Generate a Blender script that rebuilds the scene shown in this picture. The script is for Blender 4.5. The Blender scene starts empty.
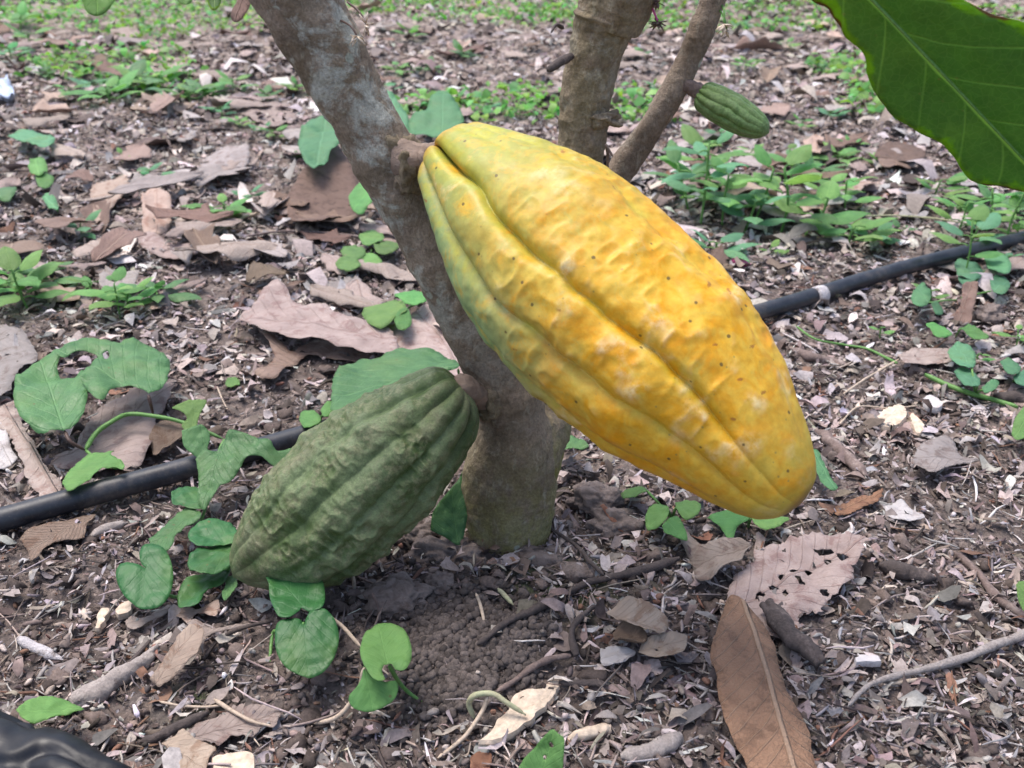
import bpy, math, random
import numpy as np
from mathutils import Vector, Matrix
from mathutils.geometry import delaunay_2d_cdt

rng = np.random.default_rng(7)
random.seed(7)
scene = bpy.context.scene
COL = scene.collection
W, H, F = 1024, 768, 995.0
CAMH = 0.39
PITCH = math.radians(27)
SP, CP = math.sin(PITCH), math.cos(PITCH)
FWD = np.array([0, CP, -SP]); UP = np.array([0, SP, CP]); RT = np.array([1.0, 0, 0])
CAM = np.array([0, 0, CAMH])

# ---------------------------------------------------------------- camera maths
def ray(px, py):
    return FWD + RT * ((px - 512) / F) - UP * ((py - 384) / F)
def D(px, py, d):                       # at depth d
    return CAM + ray(px, py) * d
def G(px, py, z=0.0):                   # at height z
    r = ray(px, py); return CAM + r * ((z - CAMH) / r[2])
def V(px, py, Y):                       # on the vertical plane y = Y
    r = ray(px, py); return CAM + r * (Y / r[1])
def depth(p): return float(np.dot(np.asarray(p) - CAM, FWD))
def norm(v):
    v = np.asarray(v, float); return v / (np.linalg.norm(v) + 1e-12)

# ---------------------------------------------------------------- noise
def _h(ix, iy, iz, seed):
    n = (ix * 374761393 + iy * 668265263 + iz * 2147483647 + seed * 1274126177) & 0xffffffff
    n = ((n ^ (n >> 13)) * 1274126177) & 0xffffffff
    n = ((n ^ (n >> 16)) * 2246822519) & 0xffffffff
    return ((n ^ (n >> 15)) & 0xffffff) / float(0xffffff) * 2 - 1
def vn(x, y, z=0.0, seed=0):
    x, y, z = np.broadcast_arrays(np.asarray(x, float), np.asarray(y, float), np.asarray(z, float))
    xi, yi, zi = np.floor(x).astype(np.int64), np.floor(y).astype(np.int64), np.floor(z).astype(np.int64)
    fx, fy, fz = x - xi, y - yi, z - zi
    fx, fy, fz = [t * t * t * (t * (t * 6 - 15) + 10) for t in (fx, fy, fz)]
    o = 0
    for dx in (0, 1):
        for dy in (0, 1):
            for dz in (0, 1):
                o = o + _h(xi + dx, yi + dy, zi + dz, seed) * (fx if dx else 1 - fx) * (fy if dy else 1 - fy) * (fz if dz else 1 - fz)
    return o
def fbm(x, y, z=0.0, seed=0, oct=4, g=.5):
    a, o = 1.0, 0
    for i in range(oct):
        o = o + a * vn(np.asarray(x) * 2**i, np.asarray(y) * 2**i, np.asarray(z) * 2**i, seed + i * 17); a *= g
    return o

TRUNK_BASE = G(506, 548)
def gh(x, y):                            # ground height
    x = np.asarray(x, float); y = np.asarray(y, float)
    r = np.hypot(x - TRUNK_BASE[0], (y - TRUNK_BASE[1]))
    z = .006 * vn(x * 6, y * 6, 0, 3) + .004 * vn(x * 16, y * 16, 0, 4)
    near = np.exp(-(r / .13) ** 2)
    z = z + .004 * near + (.0022 + .003 * near) * fbm(x * 45, y * 45, 0, 5, 3)
    far = np.clip((y - 1.6) / 3, 0, 1)
    z = z + far * .03 * vn(x * 2, y * 2, 0, 8)
    return z
def GG(px, py, dz=0.0):                 # on the real ground surface
    p = G(px, py)
    for _ in range(3): p = G(px, py, float(gh(p[0], p[1])) + dz)
    return p

# ---------------------------------------------------------------- materials
def srgb(h):
    h = h.lstrip('#'); c = [int(h[i:i+2], 16) / 255 for i in (0, 2, 4)]
    return tuple((v / 12.92 if v <= .04045 else ((v + .055) / 1.055) ** 2.4) for v in c) + (1,)
class NT:
    def __init__(s, name):
        s.m = bpy.data.materials.new(name); s.m.use_nodes = True
        s.t = s.m.node_tree; s.n = s.t.nodes; s.l = s.t.links
        s.b = s.n['Principled BSDF']; s.out = s.n['Material Output']
    def new(s, ty, **kw):
        n = s.n.new(ty)
        for k, v in kw.items(): setattr(n, k, v)
        return n
    def put(s, sock, v):
        if isinstance(v, bpy.types.NodeSocket): s.l.new(v, sock)
        elif v is not None:
            if sock.type == 'RGBA' and not hasattr(v, '__len__'): v = (v, v, v, 1)
            sock.default_value = v
    def coord(s, k='Object'):
        return s.new('ShaderNodeTexCoord').outputs[k]
    def mapping(s, vec, scale=(1, 1, 1), rot=(0, 0, 0)):
        m = s.new('ShaderNodeMapping'); s.put(m.inputs['Vector'], vec); m.inputs['Scale'].default_value = scale; m.inputs['Rotation'].default_value = rot
        return m.outputs[0]
    def noise(s, vec, scale=5, detail=4, rough=.55, dist=0, out='Fac'):
        n = s.new('ShaderNodeTexNoise'); s.put(n.inputs['Vector'], vec); n.inputs['Scale'].default_value = scale
        n.inputs['Detail'].default_value = detail; n.inputs['Roughness'].default_value = rough; n.inputs['Distortion'].default_value = dist
        return n.outputs[out]
    def voro(s, vec, scale=5, feature='F1', rnd=1.0, out='Distance'):
        n = s.new('ShaderNodeTexVoronoi', feature=feature); s.put(n.inputs['Vector'], vec); n.inputs['Scale'].default_value = scale
        n.inputs['Randomness'].default_value = rnd
        return n.outputs[out]
    def ramp(s, fac, stops, interp='LINEAR'):
        n = s.new('ShaderNodeValToRGB'); s.put(n.inputs[0], fac); cr = n.color_ramp; cr.interpolation = interp
        while len(cr.elements) < len(stops): cr.elements.new(.5)
        for e, (p, c) in zip(cr.elements, stops):
            e.position = p; e.color = c if hasattr(c, '__len__') else (c, c, c, 1)
        return n.outputs[0]
    def math(s, op, a, b=None, c=None, clamp=False):
        n = s.new('ShaderNodeMath', operation=op); n.use_clamp = clamp
        s.put(n.inputs[0], a)
        if b is not None: s.put(n.inputs[1], b)
        if c is not None: s.put(n.inputs[2], c)
        return n.outputs[0]
    def mix(s, fac, a, b, mode='MIX'):
        n = s.new('ShaderNodeMix', data_type='RGBA', blend_type=mode)
        s.put(n.inputs[0], fac); s.put(n.inputs[6], a); s.put(n.inputs[7], b)
        return n.outputs[2]
    def sm(s, x, lo, hi):
        n = s.new('ShaderNodeMapRange', interpolation_type='SMOOTHSTEP'); s.put(n.inputs[0], x)
        n.inputs[1].default_value = lo; n.inputs[2].default_value = hi; return n.outputs[0]
    def bump(s, h, strength=.5, dist=.001, prev=None):
        n = s.new('ShaderNodeBump'); s.put(n.inputs['Height'], h); n.inputs['Strength'].default_value = strength
        n.inputs['Distance'].default_value = dist
        if prev is not None: s.put(n.inputs['Normal'], prev)
        return n.outputs[0]
    def attr(s, name, out='Fac'):
        n = s.new('ShaderNodeAttribute'); n.attribute_name = name; return n.outputs[out]
    def objrand(s): return s.new('ShaderNodeObjectInfo').outputs['Random']
    def hsv(s, col, h=.5, sat=1, v=1):
        n = s.new('ShaderNodeHueSaturation'); s.put(n.inputs['Color'], col); s.put(n.inputs['Hue'], h); s.put(n.inputs['Saturation'], sat); s.put(n.inputs['Value'], v)
        return n.outputs[0]
    def fin(s, color, rough=.7, normal=None, spec=.4, trans=0, sss=0, coat=0):
        s.put(s.b.inputs['Base Color'], color); s.put(s.b.inputs['Roughness'], rough); s.put(s.b.inputs['Specular IOR Level'], spec)
        if normal is not None: s.put(s.b.inputs['Normal'], normal)
        if coat: s.b.inputs['Coat Weight'].default_value = coat; s.b.inputs['Coat Roughness'].default_value = .3
        if sss:
            s.b.inputs['Subsurface Weight'].default_value = sss; s.b.inputs['Subsurface Radius'].default_value = (1, .5, .1); s.b.inputs['Subsurface Scale'].default_value = .004
        if trans:
            t = s.new('ShaderNodeBsdfTranslucent'); s.put(t.inputs['Color'], s.hsv(color, .49, 1.15, 1.7))
            if normal is not None: s.put(t.inputs['Normal'], normal)
            mx = s.new('ShaderNodeMixShader'); mx.inputs[0].default_value = trans
            s.l.new(s.b.outputs[0], mx.inputs[1]); s.l.new(t.outputs[0], mx.inputs[2]); s.l.new(mx.outputs[0], s.out.inputs[0])
        return s.m

def leaf_mat(name, c1, c2, vein, rough=.5, trans=.25, nveins=8, lean=1.0, spec=.45, veinw=.10, dead=False, blotch=None, bump=.6, hue=.0, val=.25, midw=.012, finev=60, edge=None, vmix=.45, satk=.86):
    s = NT(name)
    uv = s.new('ShaderNodeUVMap').outputs[0]
    sx = s.new('ShaderNodeSeparateXYZ'); s.put(sx.inputs[0], uv); u, v = sx.outputs[0], sx.outputs[1]
    ob = s.coord('Object')
    av = s.math('ABSOLUTE', s.math('SUBTRACT', v, .5))
    wob = s.math('MULTIPLY', s.math('SUBTRACT', s.noise(uv, 4, 2), .5), .05)
    cur = s.math('MULTIPLY', s.math('POWER', av, .8), lean)
    side = s.math('MULTIPLY', s.math('GREATER_THAN', v, .5), .45 / nveins)
    a = s.math('ADD', s.math('ADD', s.math('SUBTRACT', u, cur), wob), side)
    ph = s.math('ABSOLUTE', s.math('SUBTRACT', s.math('FRACT', s.math('MULTIPLY', a, nveins)), .5))
    vm = s.math('SUBTRACT', 1, s.sm(ph, 0, veinw))                     # secondary veins
    mid = s.math('SUBTRACT', 1, s.sm(av, midw * .4, midw))
    vm = s.math('MULTIPLY', vm, s.math('ADD', .35, s.noise(uv, 6, 2)))
    vall = s.math('MAXIMUM', s.math('MULTIPLY', vm, .55), mid)
    fine = s.voro(uv, finev, 'DISTANCE_TO_EDGE')
    fm = s.math('SUBTRACT', 1, s.sm(fine, 0, .12))
    n1 = s.noise(ob, 60, 5, .65); n2 = s.noise(ob, 400, 3)
    col = s.mix(s.ramp(n1, [(.3, 0.0), (.7, 1.0)]), c1, c2)
    col = s.mix(s.math('MULTIPLY', s.ramp(s.noise(ob, 25, 3, .6), [(.5, 0.0), (.72, 1.0)]), .0 if dead else .35), col, (.16, .26, .045, 1))
    if not dead: col = s.mix(s.math('MULTIPLY', s.math('SUBTRACT', 1, s.sm(s.voro(ob, 130), .08, .14)), s.ramp(s.noise(ob, 35, 2), [(.54, 0.0), (.57, .7)])), col, (.17, .12, .04, 1))
    if blotch is not None:
        col = s.mix(s.math('MULTIPLY', s.ramp(s.noise(ob, 90, 6, .7, .5), [(.52, 0.0), (.62, 1.0)]), .75), col, blotch)
    if not dead: col = s.hsv(col, .497, satk, 1.0)
    if edge is not None:
        em = s.sm(s.math('ADD', s.attr('edge'), s.math('MULTIPLY', s.math('SUBTRACT', s.noise(ob, 60, 4), .5), 1.2)), .82, 1.0)
        col = s.mix(em, col, edge); col = s.mix(s.sm(s.math('ADD', s.attr('edge'), s.math('MULTIPLY', s.math('SUBTRACT', s.noise(ob, 45, 3), .5), .9)), 1.04, 1.12), col, (.13, .065, .03, 1))
    col = s.mix(s.math('MULTIPLY', fm, .12), col, vein)
    col = s.mix(s.math('MULTIPLY', vall, vmix), col, vein)
    r = s.objrand()
    col = s.hsv(col, s.math('ADD', .5, s.math('MULTIPLY', s.math('SUBTRACT', r, .5), hue)), 1.0,
                s.math('ADD', 1 - val / 2, s.math('MULTIPLY', s.math('FRACT', s.math('MULTIPLY', r, 7.31)), val)))
    h = s.math('ADD', s.math('MULTIPLY', vall, .8 if dead else -.8), s.math('MULTIPLY', n1, .6))
    h = s.math('ADD', h, s.math('MULTIPLY', fm, .15 if dead else -.15))
    nb = s.bump(h, bump, .0012)
    nb = s.bump(n2, .3, .0004, nb)
    rg = s.ramp(n1, [(.2, rough - .08), (.8, min(1, rough + .1))])
    return s.fin(col, rg, nb, spec, trans)

M = {}
M['leaf_dark'] = leaf_mat('heart_leaf_green', (.024, .110, .034, 1), (.040, .150, .044, 1), (.075, .185, .075, 1), .42, .2, 4, 1.3, .30, .11, finev=14, bump=.25, vmix=.35, satk=.98)
M['leaf_mid'] = leaf_mat('herb_leaf_green', (.045, .170, .045, 1), (.075, .225, .055, 1), (.17, .34, .14, 1), .42, .28, 7, 1.0, .4, .09, blotch=(.09, .25, .07, 1), finev=34)
M['leaf_light'] = leaf_mat('seedling_leaf_green', (.085, .27, .045, 1), (.15, .37, .07, 1), (.24, .46, .15, 1), .5, .35, 7, .9, .4, .10, hue=.05, val=.5)
M['leaf_blue'] = leaf_mat('bluish_leaf_green', (.08, .27, .12, 1), (.11, .33, .15, 1), (.22, .46, .26, 1), .55, .35, 6, .9, .4, .10, hue=.04, val=.3)
M['cacao_leaf'] = leaf_mat('cacao_leaf_green', (.055, .155, .022, 1), (.080, .205, .030, 1), (.25, .38, .13, 1), .42, .55, 7, .75, .35, .05, midw=.008, finev=55, edge=(.16, .30, .02, 1), bump=.5, vmix=.8)
M['cacao_leaf_young'] = leaf_mat('cacao_leaf_fresh', (.08, .22, .02, 1), (.12, .30, .03, 1), (.2, .38, .08, 1), .45, .35, 7, .8, .35, .06)
M['dead_rust'] = leaf_mat('dead_leaf_rust', (.24, .125, .078, 1), (.33, .185, .12, 1), (.42, .28, .20, 1), .62, .08, 13, .8, .3, .10, True, (.16, .085, .055, 1), 1.2, .03, .35, .014, vmix=.75)
M['dead_brown'] = leaf_mat('dead_leaf_brown', (.22, .150, .118, 1), (.31, .220, .175, 1), (.38, .28, .22, 1), .62, .08, 13, .8, .3, .10, True, (.17, .09, .06, 1), 1.2, .03, .35, .014, vmix=.75)
M['dead_tan'] = leaf_mat('dead_leaf_tan', (.37, .275, .225, 1), (.47, .365, .30, 1), (.40, .28, .22, 1), .72, .1, 9, .8, .3, .08, True, (.27, .16, .115, 1), .8, .03, .35, .014)
M['dead_pink'] = leaf_mat('dead_leaf_pinkish', (.29, .225, .20, 1), (.42, .345, .31, 1), (.25, .17, .14, 1), .75, .08, 9, .9, .3, .08, True, (.23, .15, .13, 1), .9, .03, .4, .010)
M['dead_grey'] = leaf_mat('dead_leaf_grey', (.30, .26, .245, 1), (.40, .36, .345, 1), (.25, .20, .18, 1), .8, .05, 8, .9, .25, .08, True, (.2, .15, .13, 1), .9, .03, .4, .012)
M['dead_dark'] = leaf_mat('dead_leaf_dark', (.15, .095, .07, 1), (.22, .15, .115, 1), (.24, .17, .13, 1), .7, .05, 9, .8, .3, .09, True, (.07, .045, .035, 1), 1.0, .04, .5, .014)
M['dead_red'] = leaf_mat('dead_leaf_reddish', (.28, .13, .08, 1), (.36, .19, .12, 1), (.40, .22, .14, 1), .7, .1, 9, .8, .3, .09, True, (.16, .06, .04, 1), 1.0, .03, .3, .014)
M['dead_white'] = leaf_mat('dead_leaf_bleached', (.50, .46, .45, 1), (.60, .57, .57, 1), (.45, .40, .38, 1), .8, .1, 9, .8, .3, .08, True, (.38, .33, .32, 1), .8, .02, .2, .012)

def simple(name, c1, c2, sc=80, rough=.7, bump=.5, bd=.0008, spec=.35, stretch=(1, 1, 1), detail=5, trans=0, c3=None, attr=None):
    s = NT(name); ob = s.mapping(s.coord('Object'), stretch)
    n1 = s.noise(ob, sc, detail, .65); n2 = s.noise(ob, sc * 5, 4, .6)
    col = s.mix(s.ramp(n1, [(.3, 0.0), (.7, 1.0)]), c1, c2)
    if c3: col = s.mix(s.ramp(s.noise(ob, sc * .6, 6, .7), [(.56, 0.0), (.66, 1.0)]), col, c3)
    col = s.hsv(col, .5, 1, s.ramp(n2, [(.25, .7), (.75, 1.3)]))
    nb = s.bump(s.math('ADD', n1, s.math('MULTIPLY', n2, .5)), bump, bd)
    return s.fin(col, rough, nb, spec, trans)
M['stem'] = simple('green_stem', (.09, .22, .05, 1), (.14, .28, .08, 1), 120, .5, .3, .0004, stretch=(1, 1, 1), trans=.1)
M['stem_dark'] = simple('purple_stem', (.06, .035, .03, 1), (.10, .06, .045, 1), 120, .5, .3)
M['stem_pale'] = simple('pale_stem', (.38, .34, .22, 1), (.30, .33, .2, 1), 120, .6, .4)
M['twig'] = simple('dry_twig', (.12, .085, .075, 1), (.20, .15, .135, 1), 140, .85, .8, .001, c3=(.28, .23, .21, 1))
M['twig_dark'] = simple('dark_twig', (.05, .04, .038, 1), (.09, .07, .065, 1), 140, .85, .9, .001, c3=(.14, .11, .10, 1))
M['straw'] = simple('dry_straw', (.46, .37, .29, 1), (.38, .30, .23, 1), 140, .7, .4, .0006)
M['wood_grey'] = simple('weathered_wood', (.24, .205, .19, 1), (.34, .30, .28, 1), 160, .9, .9, .001, c3=(.13, .10, .09, 1))
M['wood_white'] = simple('bleached_wood', (.38, .35, .36, 1), (.52, .49, .50, 1), 200, .8, 1.0, .0015, c3=(.17, .14, .13, 1))
M['wood_pale'] = simple('split_wood', (.47, .37, .28, 1), (.60, .50, .40, 1), 60, .8, .8, .0012, c3=(.36, .26, .18, 1))
M['stone'] = simple('clod_earth', (.13, .10, .088, 1), (.22, .18, .165, 1), 60, .95, 1.0, .003, c3=(.09, .065, .055, 1))
M['plastic_blue'] = simple('blue_plastic', (.25, .35, .55, 1), (.6, .65, .75, 1), 60, .4, .5)
M['petal'] = simple('pink_petal', (.50, .05, .22, 1), (.62, .12, .32, 1), 60, .5, .3, trans=.2)
M['flower'] = simple('flower_cream', (.6, .5, .42, 1), (.7, .62, .5, 1), 80, .5, .3, trans=.2)

# ground
s = NT('litter_soil'); ob = s.coord('Object')
n1 = s.noise(ob, 9, 5, .6); n2 = s.noise(ob, 70, 8, .7); n3 = s.noise(ob, 350, 5, .7)
c = s.mix(s.ramp(n1, [(.35, 0.0), (.65, 1.0)]), (.100, .081, .075, 1), (.180, .150, .140, 1))
c = s.mix(s.ramp(n2, [(.42, 0.0), (.62, 1.0)]), c, (.20, .155, .135, 1))
c = s.mix(s.ramp(s.noise(ob, 160, 5, .7, .6), [(.58, 0.0), (.66, 1.0)]), c, (.34, .27, .24, 1))
vc = s.voro(s.mapping(ob, (1, 1, .2)), 55, out='Color')
sh = s.new('ShaderNodeSeparateColor'); s.put(sh.inputs[0], vc)
far = s.attr('far')
c = s.mix(s.math('MULTIPLY', far, .7), c, s.mix(s.ramp(sh.outputs[0], [(.3, 0.0), (.7, 1.0)]), (.16, .12, .10, 1), (.42, .35, .31, 1)))
c = s.mix(s.math('MULTIPLY', s.attr('moss'), s.ramp(s.noise(ob, 120, 4), [(.35, 0.0), (.55, 1.0)])), c, (.045, .075, .022, 1))
c = s.hsv(c, .5, 1, s.ramp(n3, [(.25, .55), (.75, 1.4)]))
nb = s.bump(n2, .9, .006); nb = s.bump(n3, .9, .0018, nb)
M['ground'] = s.fin(c, .95, nb, .2)

# litter with per-vertex object colours
s = NT('litter_pieces'); ob = s.coord('Object')
c = s.attr('Col', 'Color'); n2 = s.noise(ob, 300, 5, .7)
c = s.hsv(c, .5, 1, s.ramp(n2, [(.25, .6), (.75, 1.35)]))
M['litter'] = s.fin(c, .85, s.bump(n2, .7, .0008), .25)
s = NT('soil_pellet'); ob = s.coord('Object'); c = s.attr('Col', 'Color'); n2 = s.noise(ob, 700, 4, .7)
c = s.hsv(c, .5, 1, s.ramp(n2, [(.25, .6), (.75, 1.35)]))
M['pellet'] = s.fin(c, .9, s.bump(n2, .8, .0006), .2)
s = NT('grass_blades'); c = s.attr('Col', 'Color')
M['grass'] = s.fin(c, .55, None, .3, .3)

# bark: 'moss' attribute grows towards the foot
s = NT('cacao_bark'); ob = s.coord('Object')
n1 = s.noise(ob, 30, 5, .6); n2 = s.noise(s.mapping(ob, (1, 1, .45)), 150, 6, .7); n3 = s.noise(ob, 600, 4, .7)
band = s.noise(s.mapping(ob, (.6, .6, 2.2), (.3, .25, 0)), 70, 6, .7, .6)
c = s.mix(s.ramp(n1, [(.35, 0.0), (.65, 1.0)]), (.150, .112, .084, 1), (.290, .228, .178, 1))
c = s.mix(s.math('MULTIPLY', s.ramp(band, [(.50, 0.0), (.64, 1.0)]), .35), c, (.095, .072, .055, 1))
c = s.mix(s.ramp(n2, [(.55, 0.0), (.7, .7)]), c, (.36, .325, .26, 1))
mo = s.math('MULTIPLY', s.attr('moss'), s.ramp(s.noise(ob, 55, 6, .7), [(.33, 0.0), (.55, 1.0)]))
c = s.mix(s.math('MULTIPLY', mo, .8), c, (.20, .185, .060, 1))
li = s.math('MULTIPLY', s.attr('lichen'), s.ramp(s.noise(ob, 38, 6, .7, .4), [(.51, 0.0), (.59, .9)]))
c = s.mix(s.math('MULTIPLY', li, .75), c, (.42, .43, .38, 1))
vo = s.voro(ob, 55); sp = s.math('MULTIPLY', s.math('SUBTRACT', 1, s.sm(vo, .13, .17)), s.ramp(s.noise(ob, 20, 1), [(.56, 0.0), (.58, 1.0)]))
c = s.mix(s.math('MULTIPLY', sp, .9), c, (.33, .35, .29, 1))
c = s.hsv(c, .5, 1, s.ramp(n3, [(.25, .6), (.75, 1.4)]))
crk = s.ramp(s.voro(s.mapping(ob, (1, 1, .6)), 130, 'DISTANCE_TO_EDGE'), [(0, 0.0), (.12, 1.0)])
c = s.hsv(c, .5, 1, s.math('ADD', .90, s.math('MULTIPLY', crk, .12)))
nb = s.bump(n2, .8, .0028); nb = s.bump(band, .4, .002, nb); nb = s.bump(crk, .15, .0008, nb); nb = s.bump(n3, .8, .0009, nb)
M['bark'] = s.fin(c, .9, nb, .25)

# yellow pod
s = NT('ripe_pod_skin'); ob = s.coord('Object'); gr = s.attr('groove'); t = s.attr('along'); bp = s.attr('knob')
n1 = s.noise(ob, 28, 6, .65, .4); n2 = s.noise(ob, 75, 6, .7, .8); n3 = s.noise(ob, 420, 4, .7)
c = s.mix(s.ramp(n2, [(.38, 0.0), (.62, 1.0)]), (.60, .295, .016, 1), (.64, .41, .055, 1))
c = s.mix(s.math('MULTIPLY', s.ramp(s.noise(ob, 48, 5, .6, .9), [(.50, 0.0), (.62, 1.0)]), .60), c, (.64, .26, .010, 1))
c = s.mix(s.math('MULTIPLY', s.sm(bp, .50, 1.0), s.ramp(s.noise(ob, 95, 6, .7, .3), [(.42, .0), (.58, .85)])), c, (.80, .64, .36, 1))  # highlights painted into the skin colour: creamy patches on the knob tops
green = (.255, .30, .075, 1)
gm = s.math('MULTIPLY', s.math('SUBTRACT', 1, s.sm(t, .05, .60)), s.ramp(s.noise(ob, 50, 7, .75, .5), [(.37, .10), (.53, 1.0)]))
c = s.mix(s.math('MULTIPLY', gm, .95), c, green)
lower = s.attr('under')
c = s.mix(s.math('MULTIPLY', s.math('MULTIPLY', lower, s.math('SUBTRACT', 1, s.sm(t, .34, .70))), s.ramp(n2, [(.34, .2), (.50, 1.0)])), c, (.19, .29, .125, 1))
gs = s.math('MULTIPLY', s.math('MULTIPLY', s.sm(gr, .3, 1.0), s.math('SUBTRACT', 1.25, t)), s.ramp(s.noise(ob, 55, 6, .7, .5), [(.42, .05), (.60, .75)]))
c = s.mix(gs, c, (.40, .37, .045, 1))
stk_ = s.math('MULTIPLY', s.ramp(s.noise(s.mapping(ob, (1, 1, 1), (0, .72, 0)), 60, 7, .75, 1.2), [(.56, 0.0), (.64, .5)]), s.math('SUBTRACT', 1.1, t))
c = s.mix(stk_, c, (.36, .40, .12, 1))
c = s.mix(s.math('MULTIPLY', s.math('SUBTRACT', 1, s.sm(t, .01, .05)), .6), c, (.42, .22, .04, 1))
tip = s.math('MULTIPLY', s.sm(t, .80, .97), s.ramp(n1, [(.38, 0.0), (.56, 1.0)]))
c = s.mix(s.math('MULTIPLY', tip, .65), c, (.38, .33, .06, 1))
c = s.mix(s.math('MULTIPLY', s.sm(t, .985, .998), .8), c, (.16, .08, .03, 1))
# fine vertical scuffs and specks
sc = s.math('MULTIPLY', s.ramp(s.noise(s.mapping(ob, (1, 1.6, 3), (.4, .6, 0)), 120, 6, .8, 1.5), [(.62, 0.0), (.70, 1.0)]), s.ramp(s.noise(ob, 18, 2), [(.5, 0.0), (.6, .55)]))
c = s.mix(sc, c, (.45, .30, .08, 1))
v1 = s.voro(ob, 95); k1 = s.math('MULTIPLY', s.math('SUBTRACT', 1, s.sm(s.math('ADD', v1, s.math('MULTIPLY', s.math('SUBTRACT', n3, .5), .12)), .06, .10)), s.ramp(s.noise(ob, 30, 2), [(.34, 0.0), (.36, 1.0)]))
c = s.mix(s.math('MULTIPLY', k1, .85), c, (.10, .07, .02, 1))
vs_ = s.voro(s.mapping(ob, (1, .45, 2.2), (.5, .7, .2)), 60); k0 = s.math('MULTIPLY', s.math('SUBTRACT', 1, s.sm(s.math('ADD', vs_, s.math('MULTIPLY', s.math('SUBTRACT', n3, .5), .3)), .05, .11)), s.ramp(s.noise(ob, 25, 2), [(.48, 0.0), (.50, 1.0)]))
c = s.mix(s.math('MULTIPLY', k0, .8), c, (.26, .10, .02, 1))
v2 = s.voro(ob, 190); k2 = s.math('MULTIPLY', s.math('SUBTRACT', 1, s.sm(v2, .07, .13)), s.ramp(s.noise(ob, 40, 2), [(.5, 0.0), (.55, 1.0)]))
c = s.mix(s.math('MULTIPLY', k2, .7), c, (.25, .20, .05, 1)); c = s.hsv(c, .5, 1.02, s.ramp(s.noise(ob, 300, 5, .7), [(.3, .88), (.7, 1.1)]))
nb = s.bump(s.noise(ob, 130, 4, .55), .25, .0012); nb = s.bump(n3, .25, .0003, nb)
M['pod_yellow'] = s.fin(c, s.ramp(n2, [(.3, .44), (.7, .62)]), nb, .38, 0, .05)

def green_pod(name, deep, ridge, pale, dust, amt):
    s = NT(name); ob = s.coord('Object'); gr = s.attr('groove'); bp = s.attr('knob'); t = s.attr('along')
    n1 = s.noise(ob, 35, 6, .65); n2 = s.noise(ob, 260, 6, .8); n3 = s.noise(ob, 900, 3, .7)
    c = s.mix(s.ramp(n1, [(.35, 0.0), (.65, 1.0)]), deep, ridge)
    c = s.mix(s.math('MULTIPLY', s.sm(bp, .1, .8), .55), c, pale)  # slight sheen put into the colour: knob tops mixed towards pale
    c = s.mix(s.math('MULTIPLY', s.math('SUBTRACT', 1, s.sm(gr, .15, .7)), s.math('MULTIPLY', s.ramp(n2, [(.45, 0.0), (.6, 1.0)]), amt)), c, dust)
    c = s.mix(s.math('MULTIPLY', s.ramp(s.noise(ob, 22, 5, .7), [(.5, 0.0), (.62, 1.0)]), .4 * amt), c, (.16, .13, .085, 1))
    c = s.hsv(c, .5, 1, s.ramp(n3, [(.25, .6), (.75, 1.4)]))
    nb = s.bump(n2, .9, .0010); nb = s.bump(n3, .5, .0004, nb)
    return s.fin(c, s.ramp(n1, [(.3, .38), (.7, .62)]), nb, .45)
M['pod_green'] = green_pod('unripe_pod_skin', (.034, .068, .014, 1), (.072, .112, .030, 1), (.16, .21, .105, 1), (.185, .190, .10, 1), .85)
M['pod_small'] = green_pod('young_pod_skin', (.065, .145, .030, 1), (.105, .195, .045, 1), (.17, .27, .10, 1), (.13, .19, .075, 1), .3)

s = NT('black_polyethylene'); ob = s.coord('Object'); n1 = s.noise(ob, 60, 6, .7); n2 = s.noise(ob, 500, 4, .7)
c = s.mix(s.ramp(n1, [(.4, 0.0), (.7, 1.0)]), (.010, .012, .018, 1), (.030, .034, .046, 1))
c = s.mix(s.math('MULTIPLY', s.ramp(n2, [(.58, 0.0), (.7, 1.0)]), .4), c, (.14, .12, .105, 1))
c = s.mix(s.math('MULTIPLY', s.ramp(s.noise(ob, 22, 7, .8), [(.52, 0.0), (.66, 1.0)]), .5), c, (.12, .10, .085, 1))
M['pipe'] = s.fin(c, s.ramp(n1, [(.3, .34), (.7, .55)]), s.bump(n1, .15, .001), .5)
s = NT('black_sleeve'); ob = s.coord('Object'); n1 = s.noise(ob, 40, 4, .6, .8)
M['sleeve'] = s.fin((.006, .007, .011, 1), s.ramp(n1, [(.35, .34), (.65, .6)]), s.bump(n1, .2, .002), .35)

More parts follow.
